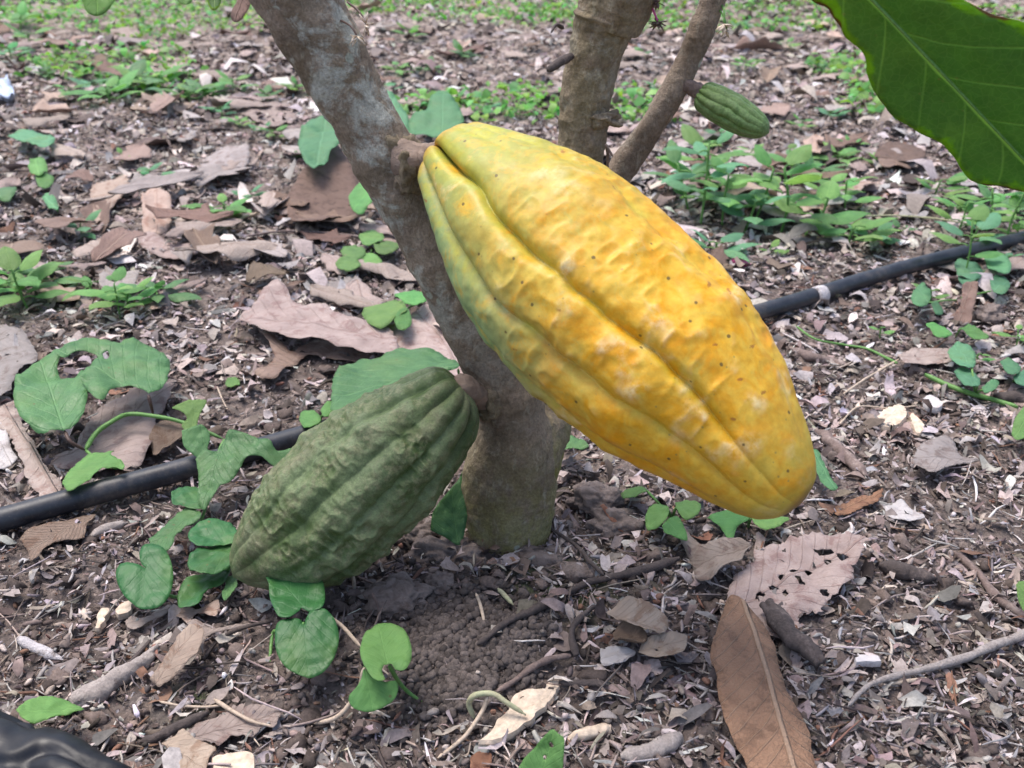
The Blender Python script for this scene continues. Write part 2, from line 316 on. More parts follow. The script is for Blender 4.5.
# ---------------------------------------------------------------- mesh helpers
WORLD = {}
def worg(o):
    return WORLD.get(o.name, np.zeros(3)) if o is not None else np.zeros(3)
def tag(o, label=None, cat=None, group=None, kind=None):
    if label: o['label'] = label
    if cat: o['category'] = cat
    if group: o['group'] = group
    if kind: o['kind'] = kind
    return o
def empty(name, loc, label, cat, group=None):
    o = bpy.data.objects.new(name, None); COL.objects.link(o); o.location = loc; o.empty_display_size = .01
    WORLD[o.name] = np.array(loc, float); return tag(o, label, cat, group)
def make_mesh(name, verts, faces, mats, uv=None, smooth=True, attrs=None, col=None, mi=None, solid=0):
    me = bpy.data.meshes.new(name)
    verts = np.asarray(verts, float)
    if isinstance(faces, np.ndarray):
        k = faces.shape[1]; nf = len(faces)
        me.vertices.add(len(verts)); me.vertices.foreach_set('co', verts.ravel())
        me.loops.add(nf * k); me.loops.foreach_set('vertex_index', faces.ravel().astype(np.int32))
        me.polygons.add(nf); me.polygons.foreach_set('loop_start', np.arange(0, nf * k, k, dtype=np.int32))
        me.update(calc_edges=True)
    else:
        me.from_pydata(verts.tolist(), [], [list(map(int, f)) for f in faces]); me.update()
    for m in (mats if isinstance(mats, (list, tuple)) else [mats]): me.materials.append(m)
    if uv is not None:
        l = me.uv_layers.new(name='UVMap'); vi = np.empty(len(me.loops), np.int32); me.loops.foreach_get('vertex_index', vi)
        l.data.foreach_set('uv', np.asarray(uv, np.float32)[vi].ravel())
    for k, a in (attrs or {}).items():
        at = me.attributes.new(k, 'FLOAT', 'POINT'); at.data.foreach_set('value', np.asarray(a, np.float32))
    if col is not None:
        at = me.color_attributes.new('Col', 'FLOAT_COLOR', 'POINT'); c = np.ones((len(verts), 4), np.float32); c[:, :3] = col
        at.data.foreach_set('color', c.ravel())
    if mi is not None: me.polygons.foreach_set('material_index', np.asarray(mi, np.int32))
    me.polygons.foreach_set('use_smooth', np.full(len(me.polygons), smooth)); me.update()
    return me
def mkobj(name, verts, faces, mats, parent=None, origin=None, solid=0, **kw):
    verts = np.asarray(verts, float)
    if origin is None: origin = worg(parent) if parent is not None else verts.mean(0)
    origin = np.asarray(origin, float)
    me = make_mesh(name, verts - origin, faces, mats, **kw)
    o = bpy.data.objects.new(name, me); COL.objects.link(o)
    o.location = origin - worg(parent); o.parent = parent; WORLD[o.name] = origin
    if solid:
        m = o.modifiers.new('thickness', 'SOLIDIFY'); m.thickness = solid; m.offset = 0
    return o
def spline(pts, n):
    pts = np.asarray(pts, float); P = np.vstack([2 * pts[0] - pts[1], pts, 2 * pts[-1] - pts[-2]])
    t = np.linspace(0, len(pts) - 1, n); i = np.minimum(t.astype(int), len(pts) - 2); f = (t - i)[:, None]
    a, b, c, d = P[i], P[i + 1], P[i + 2], P[i + 3]
    return .5 * (2 * b + (c - a) * f + (2 * a - 5 * b + 4 * c - d) * f**2 + (3 * b - a - 3 * c + d) * f**3)
def tube(pts, radii, n=24, seg=10, disp=None, cap=True, closed_tip=False):
    """pts (k,3), radii (k,) -> verts, quad faces (list), centre line; disp(P, ang, s)->extra radius"""
    X = spline(np.column_stack([pts, radii]), n); P, R = X[:, :3], np.maximum(X[:, 3], 1e-5)
    T = np.gradient(P, axis=0); T /= np.linalg.norm(T, axis=1)[:, None] + 1e-12
    ref = np.array([0, 0, 1.0]) if abs(T[0][2]) < .9 else np.array([0, 1.0, 0])
    A = np.cross(T[0], ref); A = norm(A); As = []
    for i in range(n):
        A = A - T[i] * np.dot(A, T[i]); A = norm(A); As.append(A)
    As = np.array(As); Bs = np.cross(T, As)
    ang = np.linspace(0, 2 * np.pi, seg, endpoint=False)
    dirs = As[:, None] * np.cos(ang)[None, :, None] + Bs[:, None] * np.sin(ang)[None, :, None]
    base = P[:, None] + dirs * R[:, None, None]
    if disp is not None:
        e = disp(base, np.broadcast_to(ang, base.shape[:2]), np.broadcast_to(np.linspace(0, 1, n)[:, None], base.shape[:2]))
        base = base + dirs * e[..., None]
    v = base.reshape(-1, 3); i = np.arange(n - 1)[:, None] * seg; j = np.arange(seg)[None]
    f = np.stack([i + j, i + (j + 1) % seg, i + seg + (j + 1) % seg, i + seg + j], -1).reshape(-1, 4).tolist()
    if cap:
        f.append(list(range(seg))[::-1]); f.append(list(range((n - 1) * seg, n * seg)))
    return v, f
def twigtube(pts, r0, r1, rough=.15, n=40, seg=8, sc=120, seed=0, **k):
    pts = np.asarray(pts, float); rad = np.linspace(r0, r1, len(pts))
    rm = (r0 + r1) / 2; ln = np.linalg.norm(np.diff(pts, axis=0), axis=1).sum(); w_ = min(.12, 1.2 * rm / ln + .004)
    def d(P, a, s_): return rm * rough * fbm(P[..., 0] * sc, P[..., 1] * sc, P[..., 2] * sc, seed, 3) - rm * .62 * (np.exp(-(s_ / w_)**2) + np.exp(-((1 - s_) / w_)**2)) * (1 + .35 * np.sin(a * 2 + seed))
    return tube(pts, rad, n, seg, d, **k)

def in_poly(P, poly):
    x, y = P[:, 0], P[:, 1]; ins = np.zeros(len(P), bool); n = len(poly); j = n - 1
    for i in range(n):
        xi, yi = poly[i]; xj, yj = poly[j]
        c = ((yi > y) != (yj > y)) & (x < (xj - xi) * (y - yi) / (yj - yi + 1e-15) + xi)
        ins ^= c; j = i
    return ins
def dist_poly(P, poly):
    a = poly; b = np.roll(poly, -1, 0); ab = b - a; L = (ab**2).sum(1) + 1e-15
    t = np.clip(((P[:, None] - a[None]) * ab[None]).sum(2) / L, 0, 1)
    return np.sqrt((((a[None] + t[..., None] * ab[None]) - P[:, None])**2).sum(2)).min(1)

def Z(box, pts):
    """pixels read in an enlarged crop (box = x0,y0,width in photo px, shown 1024 wide) -> photo px"""
    x0, y0, w = box; k = w / 1024.; return [(x0 + x * k, y0 + y * k) for x, y in pts]
R1, R2, R3 = (0, 0, 400), (350, 0, 400), (624, 0, 400)
R4, R5, R6 = (0, 250, 400), (350, 250, 400), (624, 250, 400)
R7, R8, R9 = (0, 468, 400), (350, 468, 400), (624, 468, 400)

def traced_leaf(name, out, mid, mat, zb=.008, zt=.008, roll=0., fold=.12, arch=0., curl=0., rumple=.02, holes=(), serr=0., nserr=40, parent=None, thick=.00035,
                smooth=True, label=None, cat=None, group=None, seed=0, dens=20, bdepth=None, tdepth=None, tear=0., ground=True):
    """A leaf with an outline of its own on a tilted plane through the base and tip of its midrib; bent out of that plane afterwards."""
    (bx, by), (tx, ty) = mid
    if bdepth is not None: B, T = D(bx, by, bdepth), D(tx, ty, tdepth)
    elif ground: B, T = GG(bx, by, zb), GG(tx, ty, zt)
    else: B, T = G(bx, by, zb), G(tx, ty, zt)
    e1 = norm(T - B); L = float(np.linalg.norm(T - B))
    lat = norm(np.cross([0, 0, 1], e1)) if abs(e1[2]) < .97 else RT.copy()
    if np.dot(np.cross(e1, lat), [0, 0, 1]) < 0: lat = -lat
    up0 = norm(np.cross(e1, lat)); lat = lat * math.cos(roll) + up0 * math.sin(roll); nrm = norm(np.cross(e1, lat))
    if np.dot(nrm, CAM - B) < 0: nrm = -nrm
    def onplane(px, py):
        r = ray(px, py); k = np.dot(B - CAM, nrm) / np.dot(r, nrm); p = CAM + r * k - B
        return [np.dot(p, e1) / L, np.dot(p, lat) / L]
    def outline(px, m):
        o = np.array([onplane(*p) for p in px])
        if smooth: return spline(np.vstack([o, o[:1]]), m + 1)[:-1]
        o2 = np.vstack([o, o[:1]]); t = np.linspace(0, len(o), m, endpoint=False); i = t.astype(int); return o2[i] + (o2[i + 1] - o2[i]) * (t - i)[:, None]
    m = max(60, min(200, len(out) * 12)); O = outline(out, m)
    r = np.random.default_rng(seed + 11)
    cen = O.mean(0); d = O - cen
    if serr:
        ph = np.linspace(0, nserr, m, endpoint=False) % 1; O = cen + d * (1 - serr * ph[:, None])
    if tear: O = O + tear * np.column_stack([fbm(O[:, 0] * 22, O[:, 1] * 22, seed, 1, 3), fbm(O[:, 0] * 22, O[:, 1] * 22, seed, 2, 3)])
    Hs = [np.array([onplane(*p) for p in h]) for h in holes]
    Hs = [spline(np.vstack([h, h[:1]]), 15)[:-1] for h in Hs]; Hs = [h + tear * .35 * np.column_stack([vn(h[:, 0] * 70, h[:, 1] * 70, 3, seed), vn(h[:, 0] * 70, h[:, 1] * 70, 8, seed)]) for h in Hs]
    span = max(np.ptp(O[:, 0]), np.ptp(O[:, 1])); st = span / dens
    gx, gy = np.meshgrid(np.arange(O[:, 0].min(), O[:, 0].max(), st), np.arange(O[:, 1].min(), O[:, 1].max(), st * .87))
    gx = gx + (np.arange(gx.shape[0])[:, None] % 2) * st / 2
    I = np.column_stack([gx.ravel(), gy.ravel()]) + r.normal(0, st * .08, (gx.size, 2))
    I = I[in_poly(I, O)]; I = I[dist_poly(I, O) > st * .45]
    for h in Hs:
        if len(I): I = I[~in_poly(I, h)]
    vs = [Vector(p) for p in O]; ed = [(i, (i + 1) % m) for i in range(m)]
    for h in Hs:
        b0 = len(vs); vs += [Vector(p) for p in h]; ed += [(b0 + i, b0 + (i + 1) % len(h)) for i in range(len(h))]
    vs += [Vector(p) for p in I]
    V2, _, F2, *_ = delaunay_2d_cdt(vs, ed, [], 0, 1e-7)
    V2 = np.array([tuple(v) for v in V2]); F2 = np.array([list(f) for f in F2])
    C = V2[F2].mean(1); keep = in_poly(C, O)
    for h in Hs: keep &= ~in_poly(C, h)
    F2 = F2[keep]; used = np.unique(F2); rm = -np.ones(len(V2), int); rm[used] = np.arange(len(used)); F2 = rm[F2]; V2 = V2[used]
    u, v = V2[:, 0], V2[:, 1]; av = np.abs(v)
    hgt = fold * av + arch * (np.sin(np.pi * np.clip(u, 0, 1))) - arch * 0 + curl * (av * 2) ** 2 * 1.0
    hgt = hgt + rumple * fbm(u * 5, v * 5, seed * 1.7, seed, 3) + rumple * .05 * np.sin((u - av) * 2 * np.pi * 8) * np.clip(av * 4, 0, 1)
    Wd = B + e1 * (u[:, None] * L) + lat * (v[:, None] * L) + nrm * (hgt[:, None] * L)
    if ground:
        mn = gh(Wd[:, 0], Wd[:, 1]) + .0012; Wd[:, 2] = np.maximum(Wd[:, 2], mn)
    # keep normals up
    n0 = np.cross(Wd[F2[0][1]] - Wd[F2[0][0]], Wd[F2[0][2]] - Wd[F2[0][0]])
    if np.dot(n0, nrm) < 0: F2 = F2[:, ::-1]
    dd = dist_poly(V2, O); eg = 1 - np.clip(dd / .09, 0, 1)
    # raised midrib along the underside as real geometry is part of the same mesh
    o = mkobj(name, Wd, F2.copy(), mat, parent, origin=B if parent is None else None, uv=np.column_stack([u, v + .5]), attrs={'edge': eg}, solid=thick)
    if label: tag(o, label, cat, group)
    return o

def petiole(p0, p1, r, mat, parent, sag=.0, name='petiole', n=14):
    p0, p1 = np.array(p0), np.array(p1); mid = (p0 + p1) / 2 + np.array([0, 0, sag])
    v, f = tube([p0, mid, p1], [r, r * .85, r * .8], n, 7)
    return mkobj(name, v, f, mat, parent)

# ---------------------------------------------------------------- ground
def graded(a, b, d0, d1):
    out = [a]; d = d0
    while out[-1] < b: out.append(out[-1] + d); d = min(d1, d * 1.0)
    return out
ys = [-60, -20, -6, -2, -.8, -.3, -.1]
y = .02; st = .0028
while y < 70:
    ys.append(y); y += max(st, y * .0042) if y < 5 else y * .12
xs = [0.]; x = 0
while x < 70:
    x += .0032 if x < .6 else (max(.0032, (x - .55) * .06) if x < 5 else x * .2); xs.append(x)
xs = np.array(sorted([-a for a in xs[1:]] + xs)); ys = np.array(ys)
GX, GY = np.meshgrid(xs, ys); GZ = gh(GX, GY)
GZ = np.where(np.abs(GY) > 8, 0, GZ); GZ = np.where(np.abs(GX) > 8, 0, GZ)
GZ = GZ + np.where((GY < 1.5) & (np.abs(GX) < .9), .0012 * fbm(GX * 140, GY * 140, 0, 9, 2), 0)
nx, ny = len(xs), len(ys)
i = np.arange(ny - 1)[:, None] * nx; j = np.arange(nx - 1)[None]
fc = np.stack([i + j, i + j + 1, i + nx + j + 1, i + nx + j], -1).reshape(-1, 4)
mp = G(565, 590); mp2 = G(195, 690)
moss = np.exp(-((GX - mp[0])**2 + (GY - mp[1])**2) / .035**2) + .8 * np.exp(-((GX - mp2[0])**2 + (GY - mp2[1])**2) / .015**2)
g = mkobj('ground', np.column_stack([GX.ravel(), GY.ravel(), GZ.ravel()]), fc, M['ground'], origin=(0, 0, 0),
          attrs={'far': np.clip((GY.ravel() - .8) / 1.2, 0, 1), 'moss': np.clip(moss.ravel(), 0, 1)})
tag(g, 'brown litter covered soil under the cacao tree', 'ground', kind='structure')

# ---------------------------------------------------------------- litter (stuff)
def scatter_pts(n, y0=.22, y1=4.5, k=1.0):
    y = np.exp(rng.uniform(math.log(y0), math.log(y1), n)) if k == 1 else (y0**(1 - k) + rng.random(n) * (y1**(1 - k) - y0**(1 - k)))**(1 / (1 - k))
    x = rng.uniform(-1, 1, n) * (.56 * y + .28); return x, y
PAL = np.array([[.30, .245, .225], [.39, .33, .305], [.21, .165, .148], [.13, .10, .09], [.065, .05, .045], [.31, .28, .28], [.48, .43, .41], [.20, .11, .078], [.16, .14, .137], [.62, .58, .58]])
def litter_colors(n, w):
    w = np.array(w, float); w /= w.sum(); i = rng.choice(len(PAL), n, p=w)
    return PAL[i] * rng.uniform(.7, 1.3, (n, 1)) * (1 + rng.normal(0, .04, (n, 3)))
def rotmats(n, tilt, ztype='any'):
    yaw = rng.uniform(0, 2 * np.pi, n); tx = rng.normal(0, tilt, n); ty = rng.normal(0, tilt, n)
    c, s_ = np.cos(yaw), np.sin(yaw); o, z = np.ones(n), np.zeros(n)
    Rz = np.array([[c, -s_, z], [s_, c, z], [z, z, o]]).transpose(2, 0, 1)
    c, s_ = np.cos(tx), np.sin(tx); Rx = np.array([[o, z, z], [z, c, -s_], [z, s_, c]]).transpose(2, 0, 1)
    c, s_ = np.cos(ty), np.sin(ty); Ry = np.array([[c, z, s_], [z, o, z], [-s_, z, c]]).transpose(2, 0, 1)
    return Rz @ Rx @ Ry
def flakes(name, n, smin, smax, tilt, w, label, cat, aspect=(.35, .9), lift=.004, k=1.0, y0=.22, y1=4.5, grow=.35, dens=None, jit=.16):
    x, y = scatter_pts(n, y0, y1, k)
    if dens is not None:
        kp = rng.random(n) < dens(x, y); x, y = x[kp], y[kp]; n = len(x)
    s_ = smin * (smax / smin) ** (rng.random(n) ** 1.7) * (1 + grow * np.maximum(y - .6, 0))
    a = rng.uniform(*aspect, n)
    gu, gv = np.meshgrid([-1, -.33, .33, 1], [-1, 0, 1], indexing='ij'); gu = gu.ravel(); gv = gv.ravel()
    shape = 1 - .55 * np.abs(gu) ** 1.5 * (np.abs(gv) > 0)
    U = (gu[None] + rng.normal(0, jit, (n, 12))) * .5; Vv = (gv[None] * shape[None] + rng.normal(0, jit, (n, 12))) * .5 * a[:, None]
    bend = rng.normal(0, .35, (n, 1)); tw = rng.normal(0, .3, (n, 1)); fo = rng.normal(0, .5, (n, 1))
    Wz = bend * U**2 * 2 + tw * U * Vv * 2 + fo * np.abs(Vv) + rng.normal(0, .03, (n, 12))
    P = np.stack([U, Vv, Wz], -1) * s_[:, None, None]
    P = np.einsum('nij,nkj->nki', rotmats(n, tilt), P)
    base = np.stack([x, y, gh(x, y)], -1)
    low = P[..., 2].min(1); base[:, 2] += -low * .75 + rng.random(n) * lift
    P = P + base[:, None]
    q = []
    for a_ in range(3):
        for b_ in range(2): q.append([a_ * 3 + b_, (a_ + 1) * 3 + b_, (a_ + 1) * 3 + b_ + 1, a_ * 3 + b_ + 1])
    Fc = (np.arange(n)[:, None, None] * 12 + np.array(q)[None]).reshape(-1, 4)
    col = np.repeat(litter_colors(n, w), 12, 0)
    o = mkobj(name, P.reshape(-1, 3), Fc, M['litter'], origin=(0, 0, 0), col=col, smooth=True)
    return tag(o, label, cat, kind='stuff')
PELLET = G(470, 655)
def off_pellets(x, y):
    d = ((x - PELLET[0]) / .056)**2 + ((y - PELLET[1]) / .050)**2
    return np.clip(.10 + (d - .6) * .9, .10, 1)
def bare(x, y):                          # patches of open soil
    return off_pellets(x, y) * np.clip(.80 + 1.1 * vn(x * 9, y * 9, 0, 55) + np.where(x > .02, .7, 0), .25, 1)
def HY(x):                               # where the hose runs
    a_, b_ = G(100, 492), G(900, 269); return a_[1] + (b_[1] - a_[1]) * (x - a_[0]) / (b_[0] - a_[0])
def off_hose(x, y): return np.where(np.abs(y - HY(x)) < .035, .12, 1.)
flakes('leaf_fragments', 42000, .0032, .017, .30, [5, 4, 5, 5, 3.5, 4, 1.3, .7, 4, .2], 'broken brown and grey leaf fragments covering the soil', 'leaf litter', aspect=(.22, .75), dens=bare, lift=.003)
flakes('leaf_shreds', 46000, .0045, .020, .22, [5, 5, 5, 4, 3, 5, 2.2, .6, 4, .35], 'flat shreds of old leaf matted over the soil further back', 'leaf litter', aspect=(.25, .8), dens=lambda x, y: off_hose(x, y) * np.clip(.85 + .8 * vn(x * 6, y * 6, 0, 66), .3, 1), lift=.004, y0=.66, y1=2.7, k=.35, grow=.15, jit=.13)
flakes('bark_splinters', 56000, .0035, .016, .28, [4, 4, 5, 5, 4, 4, 1.5, .9, 4, .3], 'narrow splinters of bark and leaf rib strewn over the soil', 'splinters', aspect=(.08, .25), dens=bare, lift=.004)
flakes('leaf_crumbs', 60000, .0014, .0048, .7, [4, 3, 5, 6, 5, 3, 1.6, 1.6, 3, .8], 'tiny dark and pale crumbs of rotten leaf over the soil', 'leaf litter', lift=.0025, y1=2.0, dens=off_pellets)
flakes('fallen_leaf_litter', 11500, .012, .052, .12, [6, 6, 5, 3.5, 2.5, 5, 3.0, .5, 3, 1.2], 'pinkish brown leaf litter thick across the background', 'leaf litter', lift=.008, y0=.80, y1=4.8, k=.5, grow=.12, aspect=(.3, .6), dens=lambda x, y: off_hose(x, y) * np.clip((y - .8) / .5, .1, 1) * np.clip(.75 + vn(x * 4, y * 4, 0, 91), .2, 1), jit=.115)

def fibres(name, n, lmin, lmax, rmin, rmax, w, label, cat, y1=3.0, y0=.22, tilt=.14, lift=.005, k=1.0):
    x, y = scatter_pts(n, y0, y1, k); kp = rng.random(n) < off_pellets(x, y); x, y = x[kp], y[kp]; n = len(x); L = lmin * (lmax / lmin) ** (rng.random(n) ** 2); R = rng.uniform(rmin, rmax, n) * (1 + .3 * np.maximum(y - .6, 0)); L = L * (1 + .4 * np.maximum(y - .6, 0))
    t = np.linspace(-.5, .5, 5); b1 = rng.normal(0, .08, n); b2 = rng.normal(0, .12, n)
    cx = t[None] * L[:, None]; cy = (b1[:, None] * (t[None]**2) * 2 + b2[:, None] * t[None]**3 * 4) * L[:, None]
    rr = R[:, None] * np.array([.6, 1, 1.05, .9, .5])[None] * rng.uniform(.8, 1.2, (n, 5))
    P = np.zeros((n, 5, 4, 3))
    for q, an in enumerate([0, np.pi / 2, np.pi, 1.5 * np.pi]):
        P[:, :, q, 0] = cx; P[:, :, q, 1] = cy + rr * math.cos(an) * 1.2; P[:, :, q, 2] = rr * math.sin(an)
    P = P.reshape(n, 20, 3); P = np.einsum('nij,nkj->nki', rotmats(n, tilt), P)
    base = np.stack([x, y, gh(x, y)], -1); base[:, 2] += -P[..., 2].min(1) * .6 + rng.random(n) * lift; P = P + base[:, None]
    q = [[a * 4 + b, a * 4 + (b + 1) % 4, (a + 1) * 4 + (b + 1) % 4, (a + 1) * 4 + b] for a in range(4) for b in range(4)] + [[3, 2, 1, 0], [16, 17, 18, 19]]
    Fc = (np.arange(n)[:, None, None] * 20 + np.array(q)[None]).reshape(-1, 4)
    o = mkobj(name, P.reshape(-1, 3), Fc, M['litter'], origin=(0, 0, 0), col=np.repeat(litter_colors(n, w), 20, 0), smooth=True)
    return tag(o, label, cat, kind='stuff')
fibres('twig_fragments', 7500, .008, .045, .0003, .0008, [3, 4, 3, 4, 3, 3, 3, 2, 2, .6], 'thin broken twigs and fibres lying over the litter', 'twigs')
fibres('wood_crumbs', 7500, .003, .011, .0006, .0017, [3, 3, 4, 5, 4, 3, 2, 2, 3, .8], 'short crumbs of bark and wood strewn over the soil', 'wood chips', tilt=.4, y1=2.4)

def ico(sub):
    import bmesh
    bm = bmesh.new(); bmesh.ops.create_icosphere(bm, subdivisions=sub, radius=1)
    v = np.array([tuple(a.co) for a in bm.verts]); f = np.array([[w.index for w in p.verts] for p in bm.faces]); bm.free(); return v, f
def blobs(name, x, y, R, sub, sq, rough, cols, mat, label, cat, sink=.3):
    v0, f0 = ico(sub); n = len(x); sc = np.stack([R * rng.uniform(.8, 1.2, n), R * rng.uniform(.8, 1.2, n), R * sq * rng.uniform(.8, 1.2, n)], -1)
    off = rng.uniform(0, 90, (n, 1, 3)); dn = 1 + rough * vn(v0[None, :, 0] * 1.6 + off[..., 0], v0[None, :, 1] * 1.6 + off[..., 1], v0[None, :, 2] * 1.6 + off[..., 2], 2)
    P = v0[None] * dn[..., None] * sc[:, None]; P = np.einsum('nij,nkj->nki', rotmats(n, .5), P)
    P[..., 2] += (gh(x, y) + R * sq * (1 - 2 * sink))[:, None]; P[..., 0] += x[:, None]; P[..., 1] += y[:, None]
    Fc = (np.arange(n)[:, None, None] * len(v0) + f0[None]).reshape(-1, 3)
    o = mkobj(name, P.reshape(-1, 3), Fc, mat, origin=(0, 0, 0), col=np.repeat(cols, len(v0), 0)); return tag(o, label, cat, kind='stuff')
n = 4200
a = rng.uniform(0, 2 * np.pi, n); r = np.sqrt(rng.random(n)); bx = 472 + 82 * r * np.cos(a) - 18 * r * np.sin(a); by = 652 + 60 * r * np.sin(a)
b2 = rng.random(n) < .25; bx[b2] = 440 + rng.normal(0, 60, b2.sum()); by[b2] = 650 + rng.normal(0, 60, b2.sum())
pp = np.array([G(p, q) for p, q in zip(bx, by)])
blobs('soil_pellets', pp[:, 0], pp[:, 1], .0008 + .0019 * rng.random(n) ** 1.5, 2, .92, .25, np.array([.085, .070, .065]) * rng.uniform(.55, 1.5, (n, 1)), M['pellet'], 'dark round soil pellets heaped in front of the trunk', 'soil pellets', .05)
x, y = scatter_pts(6000, .22, 1.8)
kp = rng.random(len(x)) < off_pellets(x, y); x, y = x[kp], y[kp]
blobs('soil_crumbs', x, y, .0014 + .0045 * rng.random(len(x)) ** 4, 2, .65, .9, np.array([.11, .085, .076]) * rng.uniform(.5, 1.7, (len(x), 1)), M['pellet'], 'small crumbs and clods of brown earth scattered over the ground', 'soil crumbs')
# grass and ground cover far back
def ground_cover(n):
    x, y = scatter_pts(n * 5, 1.75, 5.0, .4)
    kp = vn(x * 2.2, y * 2.2, 0, 31) + .35 * vn(x * 7, y * 7, 0, 32) + np.clip((y - 1.9) * .22, 0, .6) + np.where(x < 0, -.30, .22) > .20; x, y = x[kp][:n], y[kp][:n]; n = len(x)
    s_ = rng.uniform(.010, .028, n); a = rng.uniform(.25, .8, n)
    u = np.array([0, .35, .35, .75, .75, 1]); v = np.array([0, 1, -1, .8, -.8, 0]); up = np.array([0, .3, .3, .35, .35, .1])
    P = np.stack([u[None] * np.ones((n, 1)), v[None] * a[:, None] * .5, up[None] * rng.uniform(.2, 1.2, (n, 1))], -1) * s_[:, None, None]
    P = np.einsum('nij,nkj->nki', rotmats(n, .45), P); P += np.stack([x, y, gh(x, y) + rng.uniform(.003, .03, n)], -1)[:, None]
    q = np.array([[0, 2, 1], [1, 2, 4], [1, 4, 3], [3, 4, 5]]); Fc = (np.arange(n)[:, None, None] * 6 + q[None]).reshape(-1, 3)
    cols = np.array([.12, .30, .07]) * rng.uniform(.6, 1.5, (n, 1)) * np.column_stack([rng.uniform(.7, 1.6, n), np.ones(n), rng.uniform(.7, 1.5, n)])
    o = mkobj('ground_cover', P.reshape(-1, 3), Fc, M['grass'], origin=(0, 0, 0), col=np.repeat(cols, 6, 0)); tag(o, 'low green weeds and grass spread over the far litter', 'ground cover', kind='stuff')
ground_cover(15000)

# ---------------------------------------------------------------- cacao tree
TY = float(TRUNK_BASE[1]) + .018
BASE = np.array([TRUNK_BASE[0], TY, float(gh(TRUNK_BASE[0], TY))])
tree = empty('cacao_tree', BASE, 'mottled grey brown cacao tree with leaning trunk forking into three stems', 'tree')
def barkd(scale=1.0, rings=()):
    def d(P, a, s_):
        x, y, z = P[..., 0], P[..., 1], P[..., 2]
        e = .0020 * fbm(x * 30, y * 30, z * 24, 41, 3) + .0007 * fbm(x * 130, y * 130, z * 90, 42, 3) + .0005 * fbm(x * 200, y * 200, z * 200, 43, 2) + .0005 * np.clip(1 - np.abs(vn(x * 70, y * 70, z * 170, 44)) * 6, 0, 1)
        for (c, w, h) in rings: e = e + h * np.exp(-((s_ - c) / w) ** 2) * (1 + .3 * np.sin(a * 3))
        return e * scale
    return d
def stem_obj(name, px, Y, rings=(), scale=1., n=320, seg=110, mossk=1.0, Yend=None, lich=1.):
    Ys = [Y] * len(px) if Yend is None else list(np.linspace(Y, Yend, len(px)))
    if hasattr(Y, '__len__'): Ys = Y
    pts = [V(p[0], p[1], yy) for p, yy in zip(px, Ys)]; rad = [p[2] / 2 / F * depth(q) for p, q in zip(px, pts)]
    v, f = tube(pts, rad, n, seg, barkd(scale, rings))
    z = v[:, 2]; moss = np.clip(1.15 - z / .085, .12, 1) * mossk
    li = np.clip((z - .10) / .12, 0, 1) * lich + .12
    return mkobj(name, v, f, M['bark'], tree, attrs={'moss': moss, 'lichen': li}), pts
trunk_px = [(506, 610, 90), (504, 572, 94), (507, 525, 92), (509, 480, 91), (514, 440, 80), (509, 405, 64), (493, 363, 61), (463, 300, 61), (427, 234, 61), (391, 172, 64), (352, 98, 67), (325, 50, 74), (298, 0, 80), (262, -70, 84), (225, -150, 84)]
stem_obj('trunk', trunk_px, TY, rings=[(.375, .008, .0010), (.66, .012, .001)], lich=1.0)
s2_px = [(512, 500, 60), (530, 452, 66), (543, 400, 60), (556, 340, 52), (567, 270, 48), (576, 190, 47), (581, 150, 49), (587, 98, 51), (597, 50, 56), (607, 12, 60), (616, -30, 60), (632, -90, 58)]
stem_obj('branch', s2_px, [TY + .004, TY + .008] + [TY + .03] * 10, rings=[(.60, .006, .0006), (.80, .006, .0016)], mossk=2.4, lich=.25)
s3_px = [(572, 275, 20), (590, 235, 25), (617, 178, 28), (655, 122, 26), (690, 58, 26), (712, 3, 26), (735, -55, 25), (748, -95, 22)]
stem_obj('branch', s3_px, [TY + .035, TY + .04] + [TY + .05] * 6, rings=[(.62, .006, .0007), (.45, .006, .0004)], scale=.6, n=220, seg=60, mossk=.3, lich=.1)
# fork arm at the top of the middle stem
v, f = tube([V(612, 22, TY + .03), V(625, -10, TY + .025), V(640, -60, TY + .02)], [.017, .016, .015], 60, 40, barkd(.8)); mkobj('branch', v, f, M['bark'], tree, attrs={'moss': np.full(len(v), .25), 'lichen': np.full(len(v), .2)})
# broken spur and twigs
v, f = twigtube([V(572, 56, TY + .02), V(562, 61, TY + .01), V(551, 68, TY), V(549, 72, TY)], .0030, .0018, .2); mkobj('spur', v, f, M['twig_dark'], tree)
v, f = twigtube([V(563, 28, TY + .03), V(556, 25, TY + .02), V(551, 33, TY + .01)], .0012, .0006, .2); mkobj('spur', v, f, M['twig_dark'], tree)
v, f = twigtube([V(607, 172, TY + .02), V(608, 155, TY + .015), V(606, 145, TY + .012), V(613, 157, TY + .01)], .0010, .0006, .2); mkobj('spur', v, f, M['twig'], tree)
# knots
def lump(c, r, name='knot', mat='bark', par=None, sq=(1, 1, 1), rough=.35, seed=1, sc=1.5, sub=4):
    v0, f0 = ico(sub); dn = 1 + rough * fbm(v0[:, 0] * sc + seed, v0[:, 1] * sc, v0[:, 2] * sc, seed, 3)
    P = v0 * dn[:, None] * np.array(r) * np.array(sq) + c
    return mkobj(name, P, f0, M[mat], par, attrs={'moss': np.full(len(P), .3), 'lichen': np.full(len(P), .1)})
lump(V(602, 118, TY + .020), .0062, par=tree, sq=(1.3, .8, .8), seed=3, rough=.5, sc=2.5)
lump(V(405, 166, TY - .010), .011, par=tree, sq=(1, 1, 1.3), seed=5, rough=.5, sc=2.5)
lump(V(490, 400, TY - .010), .012, par=tree, seed=9, rough=.5, sc=2.5)

